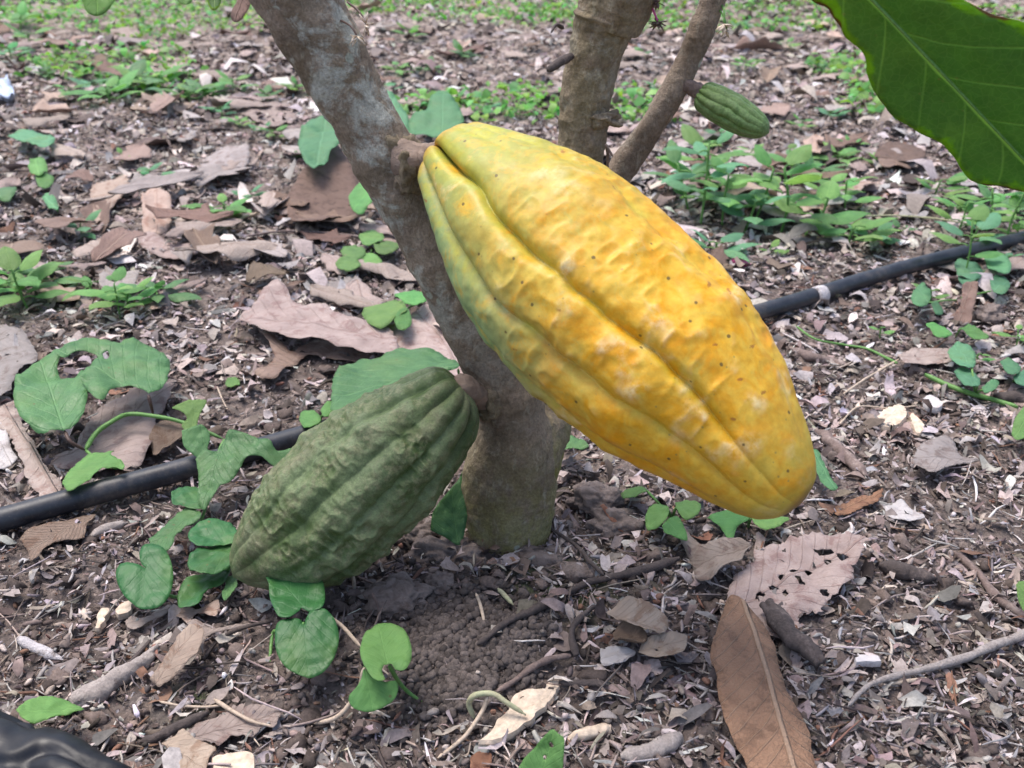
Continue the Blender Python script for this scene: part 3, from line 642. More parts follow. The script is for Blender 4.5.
# flowers on the stems
def sprig(x0, y0, x1, y1, Y, mat, seed, flowers, size=.0035):
    v, f = twigtube([V(x0, y0, Y + .01), V((x0 + x1) / 2 + 2, (y0 + y1) / 2 - 2, Y), V(x1, y1, Y - .004)], .0006, .0005, .1, 14, 6); st_ = mkobj('flower_stalk', v, f, M[mat[0]], tree)
    c = V(x1, y1, Y - .004); r_ = np.random.default_rng(seed)
    vs, fs = [], []
    for k in range(flowers):
        d_ = norm(r_.normal(0, 1, 3) + [0, -.3, -.5]); t_ = norm(np.cross(d_, [0, 0, 1])); b0 = len(vs)
        q = [c, c + d_ * size * .5 + t_ * size * .28, c + d_ * size * 1.2, c + d_ * size * .5 - t_ * size * .28]; vs += q; fs.append([b0, b0 + 1, b0 + 2, b0 + 3])
    mkobj('flower', vs, fs, M[mat[1]], st_, solid=.0004)
sprig(640, -6, 658, 22, TY + .02, ('petal', 'dead_dark'), 1, 14, .0045)
sprig(652, -10, 657, 2, TY + .02, ('stem_dark', 'dead_dark'), 2, 10, .004)
sprig(720, 2, 724, 24, TY + .04, ('stem', 'flower'), 3, 7, .005)
sprig(716, 6, 727, 30, TY + .04, ('stem', 'flower'), 6, 5, .004)
sprig(347, 2, 366, 24, TY - .02, ('stem_dark', 'flower'), 4, 6, .005)
sprig(340, 20, 357, 36, TY - .02, ('stem_dark', 'flower'), 5, 7, .005)

# ---------------------------------------------------------------- pods
def pod(name, label, s_px, t_px, sd, td, prof, grooves, mat, amp, knob, stalk, n=620, m=460, seed=0, camroll=0., gw=.10, gdepth=.10, Lpx=None, knobsc=95, wart=1.0):
    S, T = D(*s_px, sd), D(*t_px, td); ax = norm(T - S); L = float(np.linalg.norm(T - S))
    side = norm(np.cross(norm(CAM - (S + T) / 2), ax))
    # 'side' must point to the up-right (first) side of the silhouette
    if np.dot(side, UP) < 0: side = -side
    front = norm(np.cross(ax, side))
    if np.dot(front, CAM - S) < 0: front = -front
    sp = np.array([p[0] for p in prof]) / Lpx; hw = np.array([p[1] for p in prof]); of = np.array([p[2] for p in prof])
    th = np.linspace(0, np.pi, n); t = (1 - np.cos(th)) / 2
    w_ = np.interp(t, sp, hw); o_ = np.interp(t, sp, of)
    for _ in range(40): w_[1:-1] = .5 * w_[1:-1] + .25 * (w_[:-2] + w_[2:]); o_[1:-1] = .5 * o_[1:-1] + .25 * (o_[:-2] + o_[2:])
    dep = sd + (td - sd) * t; w_ = w_ / F * dep; o_ = o_ / F * dep
    ph = np.linspace(-np.pi, np.pi, m, endpoint=False)
    TT, PH = np.meshgrid(t, ph, indexing='ij')
    wob = .07 * vn(TT * 4, 0, 0, seed + 3) + .045 * vn(TT * 11, PH * 2, 0, seed + 4) + .012 * vn(TT * 40, PH * 3, 0, seed + 5)
    gr = np.zeros_like(TT); ridge = np.zeros_like(TT)
    for (g0, dpt, wd, drift) in grooves:
        dphi = (PH + wob - math.radians(g0 + 0) - math.radians(drift) * (TT - .5) + np.pi) % (2 * np.pi) - np.pi
        prof_t = np.clip(.45 + 1.5 * np.exp(-(TT / .14) ** 2) + .25 * np.sin(np.pi * TT), 0, 2) * (1 - .6 * np.clip((TT - .85) / .15, 0, 1))
        gr = gr + dpt * prof_t * (np.exp(-np.abs(dphi / math.radians(wd)) ** 1.3))
    gr = gr * (1 + .35 * vn(TT * 9, PH * 1.5, 2, seed + 6)); R = w_[:, None] * (1 - gdepth * gr)
    X = TT * L; aw = np.maximum(w_, .3 * w_.max())[:, None]
    cx, cy = np.cos(PH) * aw, np.sin(PH) * aw
    k1 = fbm(X * knobsc, cx * knobsc * .8, cy * knobsc * .8, seed + 7, 3, .5); kr = 1 - 2 * np.abs(vn(X * knobsc * .55, cx * knobsc * .45, cy * knobsc * .45, seed + 19)); k3 = 1 - 2.6 * np.abs(vn(X * knobsc * 1.75, cx * knobsc * 1.25, cy * knobsc * 1.25, seed + 29)); k4 = vn(X * knobsc * 3.4, cx * knobsc * 2.6, cy * knobsc * 2.6, seed + 33)
    msk = np.clip(.55 + .9 * vn(X * 30, cx * 30, cy * 30, seed + 35), .15, 1.2)
    k1 = .6 * k1 + .45 * kr - .1 + wart * msk * (.42 * k3 + .16 * k4)
    k2 = fbm(X * 28, cx * 28, cy * 28, seed + 9, 2)
    kk = k1 * np.clip(1.15 - .5 * gr, .2, 1) * np.sin(np.pi * np.clip(TT, 0, 1)) ** .5
    R = R + amp * (kk * knob + k2 * .9) * np.clip(w_ / w_.max(), 0.05, 1)[:, None]
    P = S + ax * X[..., None] + side * (o_[:, None] + np.sin(PH) * R)[..., None] + front * (np.cos(PH) * R * .96)[..., None]
    # shoulder dimple: pull the very start inwards along the axis
    v = P.reshape(-1, 3); i_ = np.arange(n - 1)[:, None] * m; j_ = np.arange(m)[None]
    f = np.stack([i_ + j_, i_ + m + j_, i_ + m + (j_ + 1) % m, i_ + (j_ + 1) % m], -1).reshape(-1, 4)
    th_ = empty(name, S, label, 'cacao pod')
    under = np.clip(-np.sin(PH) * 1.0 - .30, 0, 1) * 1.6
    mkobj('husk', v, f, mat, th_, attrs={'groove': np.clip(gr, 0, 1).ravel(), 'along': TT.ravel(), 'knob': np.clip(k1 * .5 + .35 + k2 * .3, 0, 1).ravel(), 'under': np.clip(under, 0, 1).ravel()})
    sv, sf = tube(stalk[0], stalk[1], 60, 32, lambda Q, a_, s2: .0016 * fbm(Q[..., 0] * 110, Q[..., 1] * 110, Q[..., 2] * 110, 5, 4))
    mkobj('stalk', sv, sf, stalk[2], th_, attrs={'moss': np.full(len(sv), .12), 'lichen': np.full(len(sv), .3)})
    return th_
stk = NT('pod_stalk_bark'); ob = stk.coord('Object'); q1 = stk.noise(ob, 70, 6, .7)
c = stk.mix(stk.ramp(q1, [(.35, 0.0), (.65, 1.0)]), (.16, .115, .088, 1), (.32, .24, .19, 1)); M['stalk'] = stk.fin(c, .85, stk.bump(stk.noise(stk.mapping(ob, (.4, 1, 1)), 260, 5, .7), .9, .0015, stk.bump(q1, .9, .002)), .3)
# yellow pod
prof = [(0, 10, 7), (2, 24, 9), (6, 35, 11), (14, 45, 12), (40, 58, 11), (90, 80, 10), (135, 97, 8), (180, 108, 7), (262, 111, 6), (345, 106, 8), (412, 82, 8), (450, 66, 4), (475, 53, 2), (492, 41, 1), (502, 29, 2), (507, 16, 1), (509, 0, 1)]
YG = [(-3, 1.6, 3, -6), (-3, .75, 13, -6), (-38, 1.2, 4, 8), (-38, .8, 14, 8), (-76, 1.1, 10, 6), (34, .60, 14, -9), (62, .9, 12, -6), (98, .9, 8, 0), (140, .9, 8, 0), (170, .9, 8, 0), (-115, .9, 8, 0), (-150, .9, 8, 0)]
yS = (433, 156)
ySD, yTD = .525, .455
a0 = V(400, 160, TY + .002)
pod('cacao_pod', 'large ripe yellow cacao pod hanging from the leaning trunk', yS, (800, 505), ySD, yTD, prof, YG, M['pod_yellow'], .0011, 1.4,
    ([a0, V(408, 159, TY - .014), D(424, 156, .534), D(438, 157, .528), D(456, 172, .526)], [.015, .0095, .0068, .0072, .004], M['stalk']), seed=3, Lpx=509, knobsc=80, wart=.75)
# dark green pod
prof = [(0, 15, 0), (2, 27, -1), (9, 38, -3), (22, 46, -5), (42, 53, -6), (93, 68, -7), (150, 71.5, -8), (195, 70, -10), (218, 64, -11), (245, 52, -8), (270, 37, -5), (288, 20, -2), (300, 0, 0)]
GGv = [(8, 1.5, 8, 10), (-24, 1.1, 8, 6), (-55, 1.5, 8, 4), (38, 1.2, 8, 4), (68, .7, 8, 0), (100, .9, 8, 0), (140, .9, 8, 0), (170, .9, 8, 0), (-115, .9, 8, 0), (-88, .8, 8, 0)]
a0 = V(496, 404, TY)
pod('cacao_pod', 'dark green knobbly cacao pod resting on the soil left of the trunk', (462, 386), (233, 577), .578, .592, prof, GGv, M['pod_green'], .0013, 2.2,
    ([a0, D(486, 398, .608), D(472, 392, .590), D(460, 388, .580), D(448, 398, .580)], [.014, .0090, .0062, .0072, .004], M['stalk']), seed=23, Lpx=300, knobsc=105, wart=.95)
# small green pod
prof = [(0, 9, 0), (2, 13, 0), (6, 16, 0), (20, 18, 0), (40, 18.5, 0), (56, 16.5, 0), (68, 12.5, 0), (74, 8, 0), (78, 0, 0)]
SG = [(0, 1, 8, 0), (30, .9, 8, 0), (-35, 1, 8, 0), (60, .9, 8, 0), (-65, .9, 8, 0), (95, .9, 8, 0), (130, .9, 8, 0), (170, .9, 8, 0), (-100, .9, 8, 0), (-140, .9, 8, 0)]
p0 = V(700, 93, TY + .045)
pod('cacao_pod', 'small light green ribbed cacao pod hanging from the thin right stem', (699, 93), (769, 133), depth(p0), depth(p0) - .01, prof, SG, M['pod_small'], .0002, .8,
    ([V(676, 84, TY + .05), V(687, 86, TY + .045), V(697, 90, TY + .045), V(704, 95, TY + .045)], [.0030, .0036, .0045, .004], M['twig']), seed=43, Lpx=78, gdepth=.15, n=260, m=240, knobsc=300)

# ---------------------------------------------------------------- hoses
def pipe_pts(px, z): return [G(a, b, z) for a, b in px]
hose = empty('irrigation_hose', GG(100, 492), 'matt black irrigation hose crossing behind the trunk on the litter', 'hose')
pp = pipe_pts([(-260, 588), (-120, 552), (0, 520), (100, 492), (200, 465), (300, 437), (400, 409), (520, 374), (640, 344), (780, 306), (900, 269), (1024, 238), (1180, 200), (1350, 165)], .0125)
v, f = tube(pp, [.0083] * len(pp), 500, 40, lambda P, a, s_: .0003 * vn(P[..., 0] * 20, P[..., 1] * 20, 0, 6)); mkobj('tube', v, f, M['pipe'], hose)
c0, c1 = G(815, 296.5, .0125), G(823, 294, .0125)
v, f = tube([c0, (c0 + c1) / 2, c1], [.0094, .0098, .0093], 16, 36, lambda P, a, s_: .0004 * vn(P[..., 0] * 300, P[..., 1] * 300, P[..., 2] * 300, 6)); mkobj('collar', v, f, M['wood_white'], hose)
sl = [G(-160, 718, .022), G(-40, 752, .022), G(30, 778, .022), G(100, 812, .022), G(190, 870, .020)]
v, f = tube(sl, [.024, .023, .022, .021, .02], 260, 90, lambda P, a, s_: .0016 * vn(P[..., 0] * 30, P[..., 1] * 45, P[..., 2] * 45, 77) + .0010 * fbm(P[..., 0] * 90, P[..., 1] * 60, P[..., 2] * 90, 79, 2) - .0030 * np.exp(-(vn(P[..., 0] * 30, P[..., 1] * 30, P[..., 2] * 60, 78) / .10)**2))
tag(mkobj('plastic_sleeve', v, f, M['sleeve']), 'glossy wrinkled black plastic sleeve in the bottom left corner', 'plastic sleeve')

# ---------------------------------------------------------------- traced dead leaves
DL = 'dead leaf'
def dead(label, out, mid, mat, **k):
    return traced_leaf('dead_leaf', out, mid, M[mat], label=label, cat=DL, **{**dict(fold=.04, rumple=.028, tear=.010, zb=.006, zt=.006), **k})
dead('long reddish brown fallen leaf with pale midrib in the bottom right foreground', Z(R9, [(310, 338), (270, 325), (245, 390), (222, 470), (235, 520), (240, 580), (262, 660), (300, 735), (345, 800), (420, 870), (480, 880), (500, 800), (482, 740), (470, 670), (435, 610), (400, 540), (385, 460), (350, 395)]),
     Z(R9, [(308, 342), (460, 860)]), 'dead_rust', zb=.020, zt=.012, fold=-.10, rumple=.012, arch=.02, seed=1, tear=.004, dens=30)
dead('pinkish fallen leaf riddled with holes above the long brown leaf', Z(R9, [(265, 335), (272, 300), (300, 255), (330, 232), (350, 205), (395, 190), (440, 178), (510, 165), (560, 172), (600, 174), (622, 190), (600, 235), (575, 285), (535, 335), (500, 362), (460, 365), (450, 400), (415, 435), (360, 430), (325, 385)]),
     Z(R9, [(300, 345), (600, 190)]), 'dead_pink', seed=2, dens=44, rumple=.035, tear=.028, zb=.008, zt=.016, holes=[Z(R9, h) for h in ([(335, 322), (348, 315), (362, 322), (348, 332)], [(367, 303), (380, 296), (393, 303), (380, 312)], [(420, 265), (432, 261), (442, 267), (430, 272)], [(436, 280), (450, 282), (464, 298), (450, 300)], [(458, 264), (470, 257), (482, 268), (470, 274)], [(404, 316), (414, 310), (420, 322), (410, 326)], [(544, 212), (562, 210), (574, 225), (558, 236)], [(512, 230), (524, 226), (532, 236), (518, 240)], [(503, 312), (520, 312), (522, 326), (506, 326)], [(485, 205), (520, 200), (540, 208), (505, 216)], [(392, 280), (402, 275), (412, 281), (400, 286)])])
dead('small crumpled grey brown leaf under the tip of the yellow pod', Z(R9, [(158, 205), (165, 178), (185, 195), (212, 212), (235, 200), (262, 190), (322, 192), (305, 240), (265, 270), (240, 298), (202, 305), (182, 270)]), Z(R9, [(318, 196), (180, 260)]), 'dead_pink', seed=3, fold=.35, rumple=.05, zb=.02)
dead('cream curled leaf scrap lying right of the twig in the foreground', Z(R8, [(655, 372), (700, 355), (735, 362), (780, 380), (812, 402), (800, 425), (765, 432), (735, 415), (700, 405), (680, 395)]), Z(R8, [(660, 375), (800, 415)]), 'dead_tan', seed=4, fold=.3, curl=.3, rumple=.04, zb=.018, zt=.016)
dead('shiny brown cupped leaf scrap between the cream scraps', Z(R8, [(672, 425), (700, 408), (735, 412), (762, 432), (745, 460), (720, 470), (685, 458)]), Z(R8, [(675, 430), (755, 440)]), 'dead_dark', seed=5, curl=.3, zb=.010, zt=.012)
dead('cream leaf scrap with two dark pin holes in the foreground', Z(R8, [(738, 470), (755, 442), (790, 430), (830, 425), (862, 432), (855, 475), (825, 490), (780, 490)]), Z(R8, [(740, 470), (860, 440)]), 'dead_tan', seed=6, curl=.15, zb=.012, zt=.014, holes=[Z(R8, [(780, 465), (785, 460), (790, 466), (785, 471)])])
dead('bluish white leaf scrap left of the cupped brown scrap', Z(R8, [(640, 462), (690, 458), (732, 470), (710, 492), (680, 502), (645, 502)]), Z(R8, [(642, 490), (730, 470)]), 'dead_white', seed=7, zb=.008)
dead('wide pinkish brown leaf lying left of the trunk', Z(R4, [(605, 165), (640, 148), (665, 130), (700, 100), (725, 108), (770, 150), (830, 150), (870, 175), (960, 195), (1010, 220), (1015, 265), (950, 275), (880, 262), (800, 245), (740, 232), (660, 200)]), Z(R4, [(1005, 232), (615, 165)]), 'dead_pink', seed=8, zb=.016, zt=.02, fold=.12, dens=34)
dead('torn reddish leaf folded beneath the wide pinkish leaf', Z(R4, [(665, 218), (700, 232), (745, 262), (775, 250), (850, 225), (900, 260), (1000, 275), (940, 292), (860, 285), (800, 268), (750, 292), (705, 335), (650, 322), (702, 275)]), Z(R4, [(990, 275), (690, 290)]), 'dead_brown', seed=9, zb=.006, zt=.008, fold=.1)
dead('flat pale leaf with dark midrib tucked behind the trunk', Z(R5, [(100, 205), (165, 150), (215, 143), (262, 222), (330, 330), (330, 345), (270, 340), (225, 300), (130, 262)]), Z(R5, [(310, 335), (170, 150)]), 'dead_pink', seed=10, zb=.008, zt=.014)
dead('dark brown curled leaf standing left of the trunk', Z(R1, [(735, 530), (760, 505), (785, 485), (800, 455), (850, 447), (900, 475), (922, 510), (915, 550), (870, 575), (830, 588), (760, 592), (738, 565)]), Z(R1, [(910, 545), (745, 560)]), 'dead_dark', seed=11, fold=.25, zb=.012, zt=.012, rumple=.03)
dead('pale tan ragged leaf in the left background', Z(R1, [(232, 498), (250, 468), (285, 460), (322, 448), (330, 480), (300, 520), (275, 550), (260, 560), (235, 565)]), Z(R1, [(320, 455), (240, 560)]), 'dead_tan', seed=12, zb=.018, zt=.008, tear=.02)
dead('tan oblong leaf standing beside the ragged pale leaf', Z(R1, [(362, 500), (385, 482), (412, 480), (436, 508), (432, 590), (370, 598), (366, 545)]), Z(R1, [(400, 482), (400, 595)]), 'dead_tan', seed=13, zb=.03, zt=.006)
dead('grey mauve leaf cupped over the litter in the left background', Z(R1, [(512, 412), (525, 385), (560, 368), (602, 362), (636, 368), (630, 410), (600, 420), (560, 425), (520, 445)]), Z(R1, [(515, 435), (635, 370)]), 'dead_grey', seed=14, zb=.012, zt=.03, fold=-.2)
dead('flat mauve brown pointed leaf below the tan oblong leaf', Z(R1, [(345, 600), (385, 598), (430, 612), (512, 632), (500, 652), (430, 665), (370, 640)]), Z(R1, [(350, 610), (508, 640)]), 'dead_pink', seed=15)
dead('pale bleached leaf on the litter right of the yellow pod', Z(R6, [(738, 542), (750, 512), (772, 495), (822, 485), (850, 508), (862, 525), (908, 537), (870, 548), (830, 562), (790, 578), (768, 568)]), Z(R6, [(905, 537), (745, 530)]), 'dead_grey', seed=16, fold=.12, zb=.008, zt=.014)
dead('small bluish grey leaf below the bleached leaf', Z(R9, [(660, 92), (690, 90), (712, 82), (735, 105), (770, 125), (745, 135), (715, 135), (680, 125)]), Z(R9, [(665, 95), (765, 125)]), 'dead_white', seed=17)
dead('jagged rusty red leaf just right of the yellow pod tip', Z(R6, [(540, 660), (560, 648), (600, 632), (640, 622), (662, 612), (655, 640), (620, 655), (590, 672), (545, 678)]), Z(R6, [(540, 670), (660, 620)]), 'dead_red', seed=18, tear=.02)
dead('narrow pinkish leaf pointing at the green runner on the right', Z(R6, [(700, 268), (730, 258), (760, 254), (845, 258), (842, 285), (800, 292), (760, 296), (718, 292)]), Z(R6, [(705, 275), (845, 270)]), 'dead_pink', seed=19, zb=.012)
dead('upright twisted brown leaf standing by the hose on the right', Z(R6, [(822, 180), (845, 165), (862, 140), (868, 90), (905, 82), (902, 120), (892, 160), (885, 192), (850, 190)]), Z(R6, [(855, 190), (888, 85)]), 'dead_brown', seed=20, zb=.004, zt=.032, fold=.3)
dead('golden tan curled leaf in the lower left foreground', Z(R7, [(390, 545), (405, 520), (425, 495), (450, 460), (470, 425), (500, 400), (528, 425), (520, 480), (498, 500), (470, 530), (440, 545), (410, 562)]), Z(R7, [(395, 560), (515, 405)]), 'dead_tan', seed=21, fold=.25, zb=.006, zt=.024, arch=.05)
dead('torn pinkish leaf with whitish specks in the lower left foreground', Z(R7, [(480, 680), (520, 650), (560, 640), (600, 612), (640, 603), (690, 612), (722, 622), (705, 660), (668, 668), (650, 690), (610, 682), (590, 690), (560, 712), (530, 700), (495, 705)]), Z(R7, [(485, 695), (720, 625)]), 'dead_pink', seed=22, tear=.02, dens=28)
dead('pale pink leaf cut by the bottom edge of the picture', Z(R7, [(412, 702), (440, 690), (470, 672), (500, 695), (552, 715), (535, 745), (515, 800), (455, 800), (440, 750), (425, 715)]), Z(R7, [(420, 705), (540, 780)]), 'dead_tan', seed=23)
dead('broad grey torn leaf at the left edge of the picture', Z(R4, [(-60, 205), (0, 198), (30, 205), (62, 212), (95, 268), (85, 290), (60, 300), (35, 340), (20, 372), (-60, 382)]), Z(R4, [(90, 270), (-50, 300)]), 'dead_grey', seed=24, tear=.02, zb=.012)
dead('long grey strip of leaf running down to the hose on the left', Z(R4, [(-30, 385), (0, 375), (38, 388), (52, 430), (80, 490), (120, 560), (162, 600), (140, 632), (108, 640), (70, 580), (30, 490), (-20, 440)]), Z(R4, [(0, 385), (150, 630)]), 'dead_pink', seed=25, zb=.006, zt=.012, fold=.15)
dead('large pale brown leaf beneath the jagged green herb', Z(R4, [(118, 555), (155, 525), (195, 500), (230, 450), (262, 400), (300, 375), (350, 355), (442, 342), (428, 390), (402, 440), (392, 500), (350, 568), (300, 570), (260, 575), (210, 560), (160, 562)]), Z(R4, [(130, 550), (430, 360)]), 'dead_pink', seed=26, zb=.006, zt=.012, dens=30)
dead('folded brown leaf scrap right of the large pale leaf', Z(R4, [(388, 492), (410, 465), (442, 448), (482, 458), (462, 490), (430, 510), (396, 528)]), Z(R4, [(395, 520), (478, 460)]), 'dead_brown', seed=27, fold=.4, zb=.01, zt=.012)
dead('ragged brown leaf lying below the black hose on the left', Z(R7, [(48, 182), (75, 160), (105, 150), (170, 135), (242, 118), (225, 145), (210, 182), (150, 186), (112, 208), (82, 240), (68, 205)]), Z(R7, [(235, 125), (70, 210)]), 'dead_brown', seed=28, zb=.010)
dead('narrow mauve leaf strip under the heart shaped leaves', Z(R7, [(318, 392), (340, 382), (370, 385), (400, 368), (435, 358), (420, 378), (385, 392), (350, 412), (330, 410)]), Z(R7, [(322, 400), (430, 362)]), 'dead_pink', seed=29)
dead('pale lobed leaf scrap right of the mauve strip', Z(R7, [(440, 378), (478, 352), (505, 362), (558, 342), (560, 365), (552, 388), (505, 372), (485, 402), (462, 385)]), Z(R7, [(445, 375), (555, 360)]), 'dead_tan', seed=30, fold=.2)
dead('upright mauve leaf scrap with forked end near the driftwood', Z(R7, [(480, 400), (500, 388), (530, 405), (560, 410), (640, 395), (600, 412), (550, 420), (525, 440), (520, 478), (505, 440)]), Z(R7, [(635, 398), (490, 410)]), 'dead_pink', seed=31, zb=.012, zt=.014)
dead('mauve leaf with a lifted rim in the upper left background', Z(R1, [(366, 172), (390, 155), (412, 150), (450, 155), (482, 165), (492, 188), (470, 202), (440, 206), (400, 196)]), Z(R1, [(370, 175), (490, 185)]), 'dead_pink', seed=32, zb=.01)
dead('flat pink leaf left of the trunk in the background', Z(R1, [(608, 285), (640, 272), (690, 264), (756, 280), (756, 310), (725, 318), (690, 325), (640, 303)]), Z(R1, [(612, 288), (752, 300)]), 'dead_pink', seed=33)
dead('dark brown leaf in the right background below the green leaf', Z(R3, [(638, 398), (655, 380), (682, 368), (730, 372), (765, 385), (770, 402), (735, 412), (690, 412)]), Z(R3, [(642, 400), (766, 395)]), 'dead_dark', seed=34, zb=.02, zt=.02)
dead('pinkish leaf arched over a dark gap in the right background', Z(R3, [(556, 478), (575, 458), (605, 448), (635, 455), (660, 470), (625, 470), (600, 488), (580, 490)]), Z(R3, [(560, 480), (658, 468)]), 'dead_tan', seed=35, zb=.02, zt=.02, fold=-.2)
dead('tan leaf fragment behind the seedlings right of the yellow pod', Z(R3, [(433, 528), (455, 512), (482, 503), (520, 508), (542, 518), (530, 540), (490, 535), (460, 542)]), Z(R3, [(436, 530), (540, 525)]), 'dead_tan', seed=36, zb=.01)
dead('bluish white bleached leaf at the left edge by the hose', Z(R4, [(-40, 430), (0, 440), (18, 468), (30, 510), (45, 530), (20, 552), (0, 562), (-40, 560)]), Z(R4, [(-30, 440), (30, 550)]), 'dead_white', seed=37, zb=.012)
dead('rusty brown leaf shred near the bottom of the pebble heap', Z(R8, [(308, 740), (335, 725), (362, 735), (358, 768), (340, 790), (310, 775)]), Z(R8, [(310, 745), (350, 780)]), 'dead_red', seed=38)
dead('thin rusty bark strip leaning below the yellow pod', Z(R8, [(640, 95), (655, 98), (700, 155), (690, 160), (668, 135)]), Z(R8, [(645, 96), (695, 158)]), 'dead_red', seed=39, zb=.02, zt=.008)

# prototypes for the rest of the leaf fall
def leaf_grid(L, Wd, nu=15, nv=9, pw=.9, fold=.1, arch=.1, curl=0., rum=.03, seed=0, tear=0., tipw=0.):
    u = np.linspace(0, 1, nu); v = np.linspace(-1, 1, nv); U, Vv = np.meshgrid(u, v, indexing='ij')
    w = np.sin(np.pi * U ** pw) ** .8 * (1 - .2 * U) + tipw; w[0] = .04; w[-1] = .02
    wv = Vv * w * Wd / 2
    wv = wv * (1 + tear * vn(U * 9, np.sign(Vv) * 3, seed, seed))
    z = arch * np.sin(np.pi * U) * L + fold * np.abs(wv) + curl * wv**2 / Wd * 4 + rum * L * fbm(U * 4, Vv * 2, seed * 1.3, seed, 2)
    P = np.stack([U * L, wv, z], -1).reshape(-1, 3); uv = np.stack([U, wv / L + .5], -1).reshape(-1, 2)
    i_ = np.arange(nu - 1)[:, None] * nv; j_ = np.arange(nv - 1)[None]
    f = np.stack([i_ + j_, i_ + nv + j_, i_ + nv + j_ + 1, i_ + j_ + 1], -1).reshape(-1, 4)
    return P, f, uv
kinds = [('dead_pink', 'pinkish brown fallen leaf lying loose in the leaf litter', .12, .05), ('dead_tan', 'tan curled fallen leaf lying loose in the leaf litter', .35, .12),
         ('dead_grey', 'grey weathered fallen leaf lying loose in the leaf litter', -.15, .06), ('dead_brown', 'reddish brown fallen leaf lying loose in the leaf litter', .45, .10),
         ('dead_dark', 'dark brown rotten leaf lying loose in the leaf litter', -.3, .12), ('dead_white', 'whitish bleached leaf scrap lying loose in the leaf litter', .2, .05)]
protos = []
for k, (mk, lab, fo, ar) in enumerate(kinds):
    for q in range(3):
        P, f, uv = leaf_grid(1.0, rng.uniform(.34, .52), 19, 11, rng.uniform(.75, 1.15), fo * rng.uniform(.3, .8), ar * rng.uniform(-.5, .8), rng.uniform(-.25, .3), .03, k * 7 + q, .5)
        P[:, 2] -= np.percentile(P[:, 2], 12)
        if q == 2: keep = P[f[:, 0], 0] < rng.uniform(.55, .7); f = f[keep]
        me = make_mesh('dead_leaf', P, f.copy(), M[mk], uv=uv, attrs={'edge': np.zeros(len(P))}); protos.append((k, me))
heroes_px = [(765, 680), (785, 580), (650, 630), (330, 320), (95, 440), (515, 520)]
cnt = 0
while cnt < 290:
    u_ = rng.random()
    yy = float(np.exp(rng.uniform(math.log(.36), math.log(4.2)))) ; xx = float(rng.uniform(-1, 1) * (.53 * yy + .05))
    if yy < .92: continue
    if abs((yy - HY(xx))) < .07: continue
    if (xx - TRUNK_BASE[0])**2 + (yy - TRUNK_BASE[1])**2 < .12**2: continue
    k, me = protos[rng.choice(len(protos), p=np.repeat(np.array([.34, .19, .20, .10, .11, .06]) / 3, 3))]
    o = bpy.data.objects.new('dead_leaf', me); COL.objects.link(o)
    sz = rng.uniform(.03, .07) if yy < .95 else rng.uniform(.045, .125) * (1 + .22 * (yy - .95))
    if k == 5: sz *= .5
    o.scale = (sz, sz * rng.uniform(.8, 1.2), sz); o.rotation_euler = (rng.normal(0, .08), rng.normal(0, .08), rng.uniform(0, 6.28))
    o.location = (xx, yy, float(gh(xx, yy)) + rng.uniform(.003, .009) + (.008 if yy > .95 else 0))
    m_ = o.modifiers.new('thickness', 'SOLIDIFY'); m_.thickness = .004; m_.offset = 0
    tag(o, kinds[k][1], DL, ('pinkish', 'tan', 'grey', 'reddish', 'dark', 'whitish')[k] + ' loose leaves in the litter'); cnt += 1

# ---------------------------------------------------------------- twigs, sticks, wood
def stick(name, label, cat, px, r0, r1, mat, z=.004, rough=.28, n=90, seg=12, seed=0, knots=0, zs=None):
    zs = zs or [z] * len(px); pts = [GG(a, b, zz) for (a, b), zz in zip(px, zs)]
    v, f = twigtube(pts, r0, r1, rough, n, seg, 110, seed)
    return tag(mkobj(name, v, f, M[mat]), label, cat)
stick('twig', 'dark smooth twig lying in front of the trunk over the soil pellets', 'twig', Z(R8, [(325, 452), (360, 425), (400, 395), (450, 372), (500, 350), (560, 318), (620, 290), (690, 275), (760, 258), (842, 232)]), .0014, .0030, 'twig_dark', seed=1, z=.006)
stick('twig', 'long grey twig reaching in from the right edge', 'twig', Z(R9, [(572, 612), (600, 580), (640, 550), (700, 532), (780, 512), (860, 490), (930, 462), (1024, 425), (1100, 390)]), .0010, .0030, 'wood_grey', seed=2, z=.008)
stick('twig', 'short fork of the long grey twig near its thin end', 'twig', Z(R9, [(680, 552), (730, 545), (778, 538)]), .0012, .0008, 'straw', seed=3, z=.005)
stick('stick', 'thick dark barked stick beside the holed leaf', 'stick', Z(R9, [(360, 345), (395, 385), (430, 430), (470, 465), (505, 498)]), .0058, .0052, 'twig_dark', seed=4, z=.012, seg=20)
stick('stick', 'brown stick slanting down right of the yellow pod', 'stick', Z(R6, [(498, 462), (540, 500), (580, 540), (622, 578)]), .0048, .0044, 'twig', seed=5, z=.005, seg=16)
stick('stick', 'short brown stick under the hose right of the yellow pod', 'stick', Z(R6, [(425, 252), (480, 275), (530, 288), (578, 300)]), .0045, .004, 'twig', seed=6, z=.004, seg=16)
stick('stick', 'charred black stick in the right middle ground', 'stick', Z(R9, [(655, 250), (700, 262), (750, 275), (800, 285)]), .0055, .0045, 'twig_dark', seed=7, z=.004, seg=16)
stick('root_piece', 'crooked brown root lying near the right edge', 'root', Z(R9, [(840, 215), (870, 235), (910, 275), (940, 315), (980, 350), (1024, 380), (1060, 390)]), .0022, .003, 'twig', seed=8, z=.004)
stick('driftwood', 'flat grey weathered branch piece in the lower left', 'driftwood', Z(R7, [(190, 612), (230, 585), (280, 552), (330, 520), (375, 490), (408, 460)]), .0075, .0040, 'wood_grey', seed=9, z=.004, seg=24)
stick('twig', 'thin dark twig above the flat grey branch piece', 'twig', Z(R7, [(275, 560), (310, 520), (350, 480), (385, 440)]), .0012, .0010, 'twig_dark', seed=10, z=.007)
